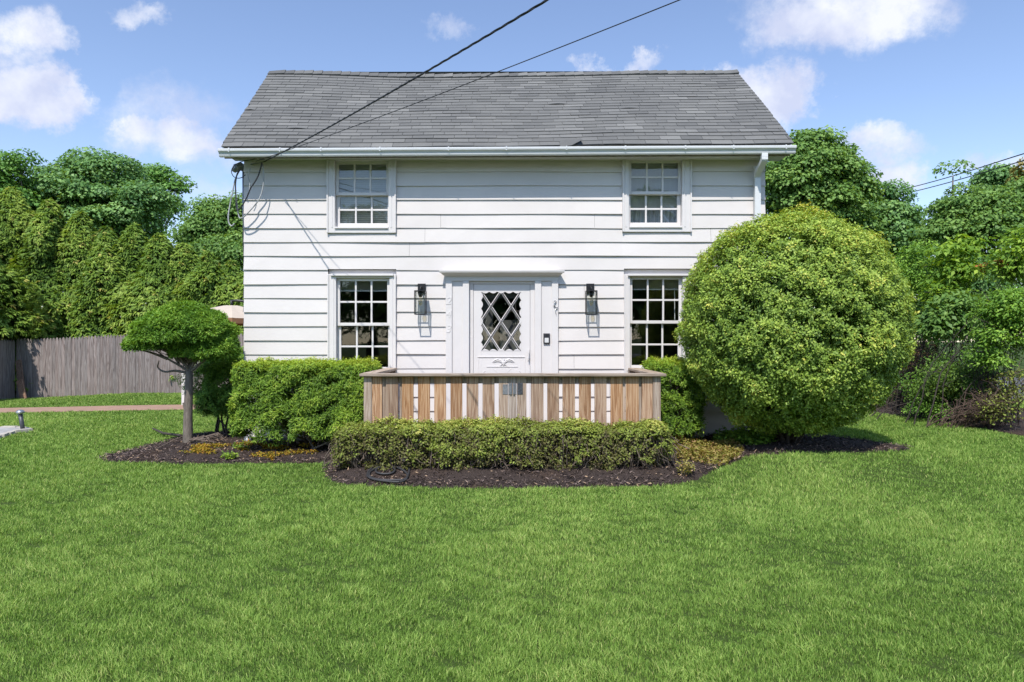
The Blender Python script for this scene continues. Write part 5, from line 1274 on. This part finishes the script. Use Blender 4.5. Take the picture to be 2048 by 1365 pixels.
# the big clipped holly
Yc = 8.95; cc = P(1584, 646, Yc)
surface_shrub('round_shrub', 'very large round clipped shrub covering the right house corner', 'shrub', cc, (1.38, 1.24, 1.40), M['holly'], 19500, 10, .034, .55, p=2.4, seed=61, zcut=.36, depth=.20, tuft=.020, up=.35, top_bonus=.20, hole=.85, stems=26, stem_r=.026, base=(cc.x, Yc + .15, .2), base_r=.12, noise_f=8.5, noise_a=.030)
# inner foliage so that light does not shine through
# clipped yews along the wall
def yew_box(label, x0, x1, y0, y1, zt, zb, seed, n, name='yew_hedge', mat='yew', **kw):
    C = ((x0 + x1) / 2, (y0 + y1) / 2, (zt + zb) / 2); S = ((x1 - x0) / 2, (y1 - y0) / 2, (zt - zb) / 2)
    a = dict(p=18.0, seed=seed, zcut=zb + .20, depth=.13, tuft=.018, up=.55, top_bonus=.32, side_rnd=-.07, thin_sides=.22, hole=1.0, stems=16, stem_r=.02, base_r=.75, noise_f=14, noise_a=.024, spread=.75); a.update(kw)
    return surface_shrub(name, label, 'hedge', C, S, M[mat], n, 13, .045, .24, **a)
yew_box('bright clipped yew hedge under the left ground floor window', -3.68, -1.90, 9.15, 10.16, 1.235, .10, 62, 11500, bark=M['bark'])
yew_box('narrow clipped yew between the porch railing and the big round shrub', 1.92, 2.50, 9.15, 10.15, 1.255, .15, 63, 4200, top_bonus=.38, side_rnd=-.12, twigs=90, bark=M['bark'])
yew_box('dark yew shrub behind the topiary trunk', -4.95, -3.98, 10.7, 11.9, 1.36, .28, 64, 5600, name='yew_shrub', mat='yew_dark', p=3.0, zcut=.4, noise_a=.09, bark=M['bark_dark'])
# low boxwood row in front of the railing
def low_box(label, pxa, pxb, seed, n, top=843, **kw):
    y0, y1 = 7.72, 8.36; x0, x1 = wx(pxa, 7.85), wx(pxb, 7.85); zt = wz(top + 4, 8.2); zb = .06
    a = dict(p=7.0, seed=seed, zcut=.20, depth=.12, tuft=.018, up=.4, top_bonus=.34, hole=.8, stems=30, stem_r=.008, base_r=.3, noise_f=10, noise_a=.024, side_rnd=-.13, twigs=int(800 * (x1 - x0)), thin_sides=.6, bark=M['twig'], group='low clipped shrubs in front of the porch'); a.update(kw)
    surface_shrub('low_shrub', label, 'shrub', ((x0 + x1) / 2, (y0 + y1) / 2, (zt + zb) / 2), ((x1 - x0) / 2, (y1 - y0) / 2, (zt - zb) / 2), M['box'], n, 9, .030, .55, **a)
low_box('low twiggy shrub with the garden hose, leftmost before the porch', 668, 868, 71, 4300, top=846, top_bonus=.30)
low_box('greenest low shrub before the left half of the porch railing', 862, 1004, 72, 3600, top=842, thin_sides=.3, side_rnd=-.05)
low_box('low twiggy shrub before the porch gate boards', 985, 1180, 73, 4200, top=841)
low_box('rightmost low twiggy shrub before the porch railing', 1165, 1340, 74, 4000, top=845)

# topiary tree left of the house
def topiary():
    b = ground(376, 890); Y = b.y
    t = empty('topiary_tree', 'small cloud clipped tree with umbrella crown left of the house', 'tree', b)
    r = np.random.default_rng(81); random.seed(81)
    lob = [(370, 668, 90, 57, 0), (340, 688, 76, 34, .1), (418, 700, 54, 40, 0), (376, 646, 66, 37, 0), (296, 692, 44, 22, 0), (436, 692, 38, 34, 0), (330, 665, 60, 40, 0), (430, 714, 40, 26, 0), (392, 706, 48, 24, 0)]
    P_, N_, B_ = [], [], []
    sn = SinNoise(82, 11)
    for a, c, rx, ry, dy in lob:
        C = np.array(P(a, c, Y + dy)); S = np.array([rx / F * Y, rx / F * Y * .85, ry / F * Y]); n = int(3000 * (rx * rx) / (75 * 75) * .8)
        d = sphere_dirs(n, r); d[:, 2] = np.where(d[:, 2] < -.25, np.abs(d[:, 2]) * .9, d[:, 2]); bb = sn(C + d * S)
        P_.append(C + d * S * (1 + .055 * bb - .10 * r.random(n) ** 2)[:, None]); N_.append(nrm(d / S)); B_.append(bb)
    pos = np.concatenate(P_); nr = np.concatenate(N_); bb = np.concatenate(B_); n = len(pos)
    k = pos[:, 2] > wz(738, Y) + (np.abs(pos[:, 0] - wx(400, Y)) * -.0); pos, nr, bb = pos[k], nr[k], bb[k]; n = len(pos)
    idx = np.repeat(np.arange(n), 10); m = len(idx); ax = nrm(nr * .8 + np.array([0, 0, .35]) + r.normal(size=(n, 3)) * .3)
    A = ax[idx] + r.normal(size=(m, 3)) * .55; rn = .45 + .1 * bb[idx] + (r.normal(size=n) * .1)[idx] + r.normal(size=m) * .12 + .12 * np.clip(nr[idx][:, 2], 0, 1)
    leaf_object('crown', pos[idx] + r.normal(size=(m, 3)) * .014, nr[idx] * .5 + np.array([0, 0, .4]) + r.normal(size=(m, 3)) * .5, A, .05 * r.uniform(.7, 1.3, m), .014 * np.ones(m), rn, M['yew'] if False else M['yew_top'], t, fold=.15)
    m = MB(); q = lambda a, c, dy=0: P(a, c, Y + dy)
    m.tube([b + Vector((0, 0, -.08)), b + Vector((0, 0, .05)), q(376, 840), q(377, 800), q(378, 765), q(379, 742)], [.088, .072, .062, .058, .055, .045], 12)
    br = [[(379, 745), (360, 732), (335, 718), (310, 700)], [(379, 748), (352, 742), (330, 744), (316, 736), (318, 722)], [(378, 740), (365, 722), (345, 700), (325, 690)], [(379, 740), (376, 715), (368, 690)], [(380, 742), (392, 718), (402, 695)], [(380, 745), (400, 728), (425, 708), (440, 690)], [(379, 738), (385, 710), (390, 680)], [(335, 718), (300, 705), (275, 700)], [(378, 742), (368, 728), (350, 716), (340, 700)]]
    for i, p in enumerate(br):
        pts = catmull([q(a, c, random.uniform(-.25, .25) * (j / len(p))) for j, (a, c) in enumerate(p)], 4); k = len(pts); m.tube(pts, [.024 - .018 * j / (k - 1) for j in range(k)], 6, cap=False)
    for i in range(40):
        j = random.randrange(n); e = Vector(pos[j]); s_ = q(random.uniform(355, 405), random.uniform(705, 735)); m.tube(bent(s_, s_.lerp(e, .8), 3, .06), [.012, .009, .006, .003], 5, cap=False)
    m.tube([q(366, 806), q(370, 818), q(374, 824)], [.012, .018, .02], 6)
    m.build('trunk', M['bark'], t, smooth=True)
    # pruned sticks lying at its foot
    m = MB(); 
    for i in range(22):
        a = random.uniform(-.5, .5); p0 = b + Vector((.05 + random.uniform(0, .12), -.1 + random.uniform(-.12, .1), .06 + random.uniform(0, .04)))
        p1 = p0 + Vector((random.uniform(.2, .42), random.uniform(-.25, .15), random.uniform(0, .1))); p2 = p1 + Vector((random.uniform(.02, .14), random.uniform(-.1, .1), random.uniform(-.07, -.01)))
        m.tube([p0, p1, p2], [.007, .006, .003], 5)
    tag(m.build('pruned_branches', M['twig'], None), 'loose pile of pale pruned branches at the foot of the topiary', 'branches')
    m = MB(); a = ground(305, 868); c = ground(362, 882); m.tube([a + Vector((0, 0, .09)), a.lerp(c, .4) + Vector((0, 0, .05)), c + Vector((0, 0, .08))], [.012, .02, .022], 6)
    tag(m.build('fallen_branch', M['bark_dark'], None), 'dark fallen branch on the mulch left of the topiary trunk', 'branch')
    m = MB(); a = ground(312, 906); c = ground(368, 886); m.tube([a + Vector((0, 0, .05)), a.lerp(c, .5) + Vector((.02, 0, .09)), c + Vector((0, 0, .1))], [.006, .008, .009], 6)
    tag(m.build('fallen_branch', M['twig'], None), 'pale thin branch lying in front of the topiary trunk', 'branch')
M['yew_top'] = leaf_mat('topiary_needle', [(0, (0.022, 0.056, 0.008)), (0.45, (0.060, 0.126, 0.015)), (0.85, (0.125, 0.205, 0.026)), (1, (0.18, 0.25, 0.04))], 0.45, 0.25, 0.35)
topiary()

# low plants in the beds
def scatter_leaves(name, label, cat, poly, n, mat, leaf, hgt, seed, wid=.6, kind='stuff', clump=None):
    r = np.random.default_rng(seed); xs = [p[0] for p in poly]; ys = [p[1] for p in poly]
    x = r.uniform(min(xs), max(xs), n * 3); y = r.uniform(min(ys), max(ys), n * 3); k = inpoly(x, y, poly); x, y = x[k][:n], y[k][:n]; n = len(x)
    sn = SinNoise(seed, 9)(np.stack([x, y], -1)); z = H(x, y) + .035 + hgt * (r.random(n) ** .7) * np.clip(.7 + .5 * sn, .1, 1.6)
    if clump is not None: k = sn > clump; x, y, z, sn = x[k], y[k], z[k], sn[k]; n = len(x)
    N_ = np.array([0, 0, .8]) + r.normal(size=(n, 3)) * .5; A = sphere_dirs(n, r); L_ = leaf * r.uniform(.6, 1.3, n)
    o = leaf_object(name, np.stack([x, y, z], -1), N_, A, L_, L_ * wid, .5 + r.normal(size=n) * .25, mat)
    return tag(o, label, cat, kind=kind)
gp = lambda *pp: [(g.x, g.y) for g in (ground(a, b) for a, b in pp)]
scatter_leaves('ground_cover', 'yellow and pink low ground cover right of the low shrubs', 'ground cover', smooth_poly(gp((1330, 930), (1390, 930), (1440, 940), (1475, 922), (1492, 902), (1460, 893), (1400, 890), (1335, 893))), 7000, M['cover'], .035, .10, 91)
scatter_leaves('ground_cover', 'green plants in the shade under the big round shrub', 'ground cover', smooth_poly(gp((1420, 895), (1480, 900), (1560, 895), (1560, 878), (1440, 878))), 2600, M['privet'], .05, .18, 92)
scatter_leaves('sedum_patch', 'orange and yellow sedum patches in the left mulch bed', 'ground cover', smooth_poly(gp((330, 912), (420, 918), (560, 922), (660, 915), (640, 900), (560, 895), (450, 893), (380, 900))), 6500, M['orange_cover'], .03, .035, 93, clump=.55)
def small_plant(label, px, py, n, hgt, rad, mat, seed, leaf=.04, cat='plant', name='small_plant', group=None):
    r = np.random.default_rng(seed); random.seed(seed); g = ground(px, py); t = empty(name, label, cat, g, group)
    k = max(5, n // 14); pts = []; m = MB()
    for i in range(k):
        a = random.uniform(0, 6.283); q = random.random() ** .5; e = g + Vector((math.cos(a) * rad * q, math.sin(a) * rad * q, hgt * random.uniform(.5, 1.1))); m.tube(bent(g + Vector((0, 0, -.01)), e, 3, .06), [.006, .005, .004, .002], 4, cap=False)
        for j in range(14): f = random.uniform(.3, 1.05); p = g.lerp(e, f); p.z += .0; pts.append(tuple(p + Vector((random.gauss(0, .012), random.gauss(0, .012), random.gauss(0, .012)))))
    m.build('stems', M['twig'], t); pts = np.array(pts); n = len(pts)
    leaf_object('leaves', pts, r.normal(size=(n, 3)) * .5 + np.array([0, -.2, .8]), sphere_dirs(n, r), leaf * r.uniform(.6, 1.3, n), leaf * .5 * np.ones(n), .5 + r.normal(size=n) * .2, mat, t)
small_plant('small yellow leaved shrublet in the mulch right of the low shrubs', 1372, 955, 220, .16, .13, M['cover'], 95)
small_plant('small yellow green tuft in the mulch left of the low shrubs', 460, 922, 200, .10, .13, M['yew'], 96)
small_plant('low yellow tuft at the grass edge left of the low shrubs', 545, 920, 160, .06, .14, M['orange_cover'], 97)
small_plant('bright green weed by the left end of the low shrubs', 703, 920, 340, .17, .17, M['privet'], 98)
small_plant('small green weed by the drain pipe at the house corner', 480, 903, 160, .10, .12, M['yew'], 99)

# right hedgerow: each shrub a thing
def wild_shrub(label, x, y, zt, zb, rx, ry, mat, n, per, leaf, wid, seed, stems=16, bark='bark_dark', layered=False, twigs=0, name='wild_shrub', hole=.4, **kw):
    z0 = hf(x, y); C = (x, y, (zt + zb) / 2); S = (rx, ry, (zt - zb) / 2)
    a = dict(p=2.1, seed=seed, depth=.5, tuft=.09, up=.5, top_bonus=.12, hole=hole, stems=stems, stem_r=.022, base=(x, y, z0), base_r=.6, noise_f=2.4, noise_a=.16, twigs=twigs, bark=M[bark], group='shrubs of the right hedgerow'); a.update(kw)
    return surface_shrub(name, label, 'shrub', C, S, mat, n, per, leaf, wid, **a)
def RX(px, Y): return wx(px, Y)
def loose_shrub(label, Y, items, n_puff, puff, leaves, leaf, mat, seed, name='wild_shrub', flat=.7, stems=22, spread=.5, fill=.35, bark='bark_dark', r0=.011):
    """open shrub: leaf clumps on a fan of stems that rise from the ground"""
    lob = px_lobes(Y, items); r = np.random.default_rng(seed); random.seed(seed)
    C = np.array([l[0] for l in lobes_(lob)], float); S = np.array([l[1] for l in lobes_(lob)], float); S = np.maximum(S - .6 * puff, .35 * S); S[:, 1] = np.clip(S[:, 1], .3, .9)
    x, y = C[:, 0].mean(), C[:, 1].mean(); z0 = hf(x, y); t = empty(name, label, 'shrub', (x, y, z0), 'shrubs of the right hedgerow')
    w = S[:, 0] * S[:, 2]; li = r.choice(len(lob), n_puff, p=w / w.sum()); d = sphere_dirs(n_puff, r)
    rad = np.where(r.random(n_puff) < fill, r.uniform(.2, .8, n_puff), r.uniform(.8, 1.12, n_puff)); pc = C[li] + d * S[li] * rad[:, None]; pr = puff * r.uniform(.5, 1.4, n_puff)
    idx = np.repeat(np.arange(n_puff), np.maximum(6, leaves * (pr / puff) ** 2).astype(int)); n = len(idx); e = sphere_dirs(n, r)
    e[:, 2] = np.where((e[:, 2] < -.3) & (r.random(n) < .7), -e[:, 2], e[:, 2])
    pos = pc[idx] + e * (pr[idx] * r.uniform(.3, 1.1, n))[:, None] * np.array([1, 1, flat]); A = e + r.normal(size=(n, 3)) * .6; A[:, 2] -= .35
    N_ = e * .5 + np.array([0, -.15, .7]) + r.normal(size=(n, 3)) * .4; L_ = leaf * r.uniform(.6, 1.3, n)
    rn = .45 + (r.normal(size=n_puff) * .14)[idx] + r.normal(size=n) * .15
    leaf_object('foliage', pos, N_, A, L_, L_ * .55, np.clip(rn, 0, .96) if mat is M['vine'] else rn, mat, t, fold=.12, droop=.15)
    g = MB()
    for i in range(stems):
        j = random.randrange(n_puff); q0 = Vector((x + random.gauss(0, spread), y + .3 + abs(random.gauss(0, spread * .8)), 0)); q0.z = hf(q0.x, q0.y) - .03
        e_ = Vector(pc[j]); q1 = q0.lerp(e_, .5); q1.x = q0.x + (e_.x - q0.x) * .25; q1.y = q0.y + (e_.y - q0.y) * .25
        rr = r0 * random.uniform(.5, 1.3); pts = catmull([q0, q1, e_], 4); k = len(pts); pts = [p + Vector((random.gauss(0, .012), random.gauss(0, .012), 0)) if 0 < m_ < k - 1 else p for m_, p in enumerate(pts)]
        g.tube(pts, [rr * (1 - .8 * m_ / (k - 1)) for m_ in range(k)], 5, cap=False)
        for q in range(3):
            p = pts[random.randrange(k // 3, k)]; g.tube(bent(p, p + Vector((random.gauss(0, .16), random.gauss(0, .16), random.uniform(-.02, .3))), 3, .1), [.006, .005, .004, .002], 4, cap=False)
    g.build('stems', M[bark], t, smooth=True); return t
def lobes_(l): return l
loose_shrub('mid green privet shrub just right of the big round shrub', 14.8, [(1832, 520, 44, 52, 0), (1800, 560, 40, 50, 0), (1850, 580, 40, 50, 0)], 120, .22, 70, .055, M['privet'], 131)
loose_shrub('pale green young maple sapling with layered leaves in the hedgerow', 12.8, [(1912, 530, 52, 62, 0), (1942, 488, 30, 28, 0), (1890, 585, 40, 40, 0), (1925, 480, 14, 24, 0)], 95, .24, 34, .105, M['vine'], 132, name='maple_sapling', flat=.3, stems=14, fill=.5)
loose_shrub('yellow green shrub at the right edge above the bright green one', 11.8, [(2030, 520, 42, 52, 0), (2050, 480, 30, 34, 0)], 70, .2, 40, .085, M['vine'], 133, flat=.4, stems=14)
loose_shrub('small red tipped shoot between the maple sapling and the right edge', 12.0, [(1993, 528, 17, 8, 0)], 7, .10, 22, .07, M['red_leaf'], 142, flat=.4, stems=4, spread=.2)
loose_shrub('bright green leafy shrub at the right photo edge', 10.7, [(2000, 640, 52, 62, 0), (2046, 660, 40, 70, 0), (1975, 700, 32, 50, 0), (2030, 600, 40, 30, 0)], 170, .19, 80, .05, M['privet'], 134, stems=30)
loose_shrub('dark large leaved shrub in the middle of the right hedgerow', 12.2, [(1905, 625, 52, 50, 0), (1930, 660, 36, 34, 0), (1870, 650, 36, 44, 0)], 90, .22, 40, .10, M['maple_light'], 135, flat=.5, stems=26)
loose_shrub('brown twiggy shrub with dry leaves beside the big round shrub', 13.4, [(1826, 740, 30, 62, 0), (1850, 700, 26, 40, 0)], 60, .16, 26, .045, M['dry_leaf'], 136, stems=70, bark='twig_dark', r0=.011)
loose_shrub('sparse dark stemmed shrub with gaps to the street behind', 12.0, [(1905, 735, 56, 40, 0), (1960, 790, 44, 50, 0), (1880, 800, 48, 46, 0), (1840, 790, 40, 50, 0)], 110, .16, 24, .045, M['yew_dark'], 137, stems=46, spread=.45, r0=.011)
loose_shrub('grey twiggy shrub at the lower right photo edge', 10.4, [(2020, 790, 44, 60, 0), (1975, 820, 36, 36, 0)], 60, .14, 24, .04, M['box'], 138, stems=90, spread=.35, bark='twig_dark', r0=.008)
loose_shrub('low dark evergreen shrub at the far end of the hedgerow', 15.4, [(1800, 700, 44, 80, 0), (1810, 790, 36, 40, 0), (1770, 780, 50, 50, 0)], 130, .22, 60, .06, M['yew_dark'], 139)
loose_shrub('tall dark green shrub behind the maple sapling', 14.8, [(1960, 570, 60, 70, 0), (1990, 620, 60, 70, 0), (1900, 600, 50, 60, 0), (1880, 660, 70, 40, 0)], 150, .28, 60, .085, M['maple'], 140, stems=30)
loose_shrub('leafy green privet filling the lower middle of the hedgerow', 11.5, [(1895, 770, 60, 50, 0), (1950, 760, 50, 60, 0), (1850, 790, 40, 40, .4), (1985, 780, 40, 50, 0)], 150, .16, 44, .05, M['privet_dark'], 144, stems=16)
loose_shrub('low leafy ground shoots along the foot of the hedgerow', 11.6, [(1900, 825, 70, 26, 0), (1970, 835, 50, 26, 0), (1840, 815, 40, 24, 0), (1930, 770, 60, 40, .4), (1860, 770, 60, 40, .6)], 190, .11, 26, .04, M['yew_dark'], 143, stems=20)
small_plant('small bright sprig with arching stem at the hedgerow foot', 1862, 838, 130, .30, .25, M['vine'], 141, leaf=.06)

# inner leaf mass of the big round shrub (its second layer of foliage)
def inner_holly():
    t = [o for o in COL.objects if o.name.startswith('round_shrub')][0]; r = np.random.default_rng(151); n = 26000
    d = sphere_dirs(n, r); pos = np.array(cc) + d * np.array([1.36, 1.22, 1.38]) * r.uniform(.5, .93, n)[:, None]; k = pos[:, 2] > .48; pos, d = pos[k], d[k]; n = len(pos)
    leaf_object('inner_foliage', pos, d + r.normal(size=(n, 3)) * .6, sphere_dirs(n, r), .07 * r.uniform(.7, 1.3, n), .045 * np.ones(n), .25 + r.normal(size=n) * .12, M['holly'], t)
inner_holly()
print('OBJECTS', len(COL.objects), 'VERTS', sum(len(o.data.vertices) for o in COL.objects if o.type == 'MESH'))
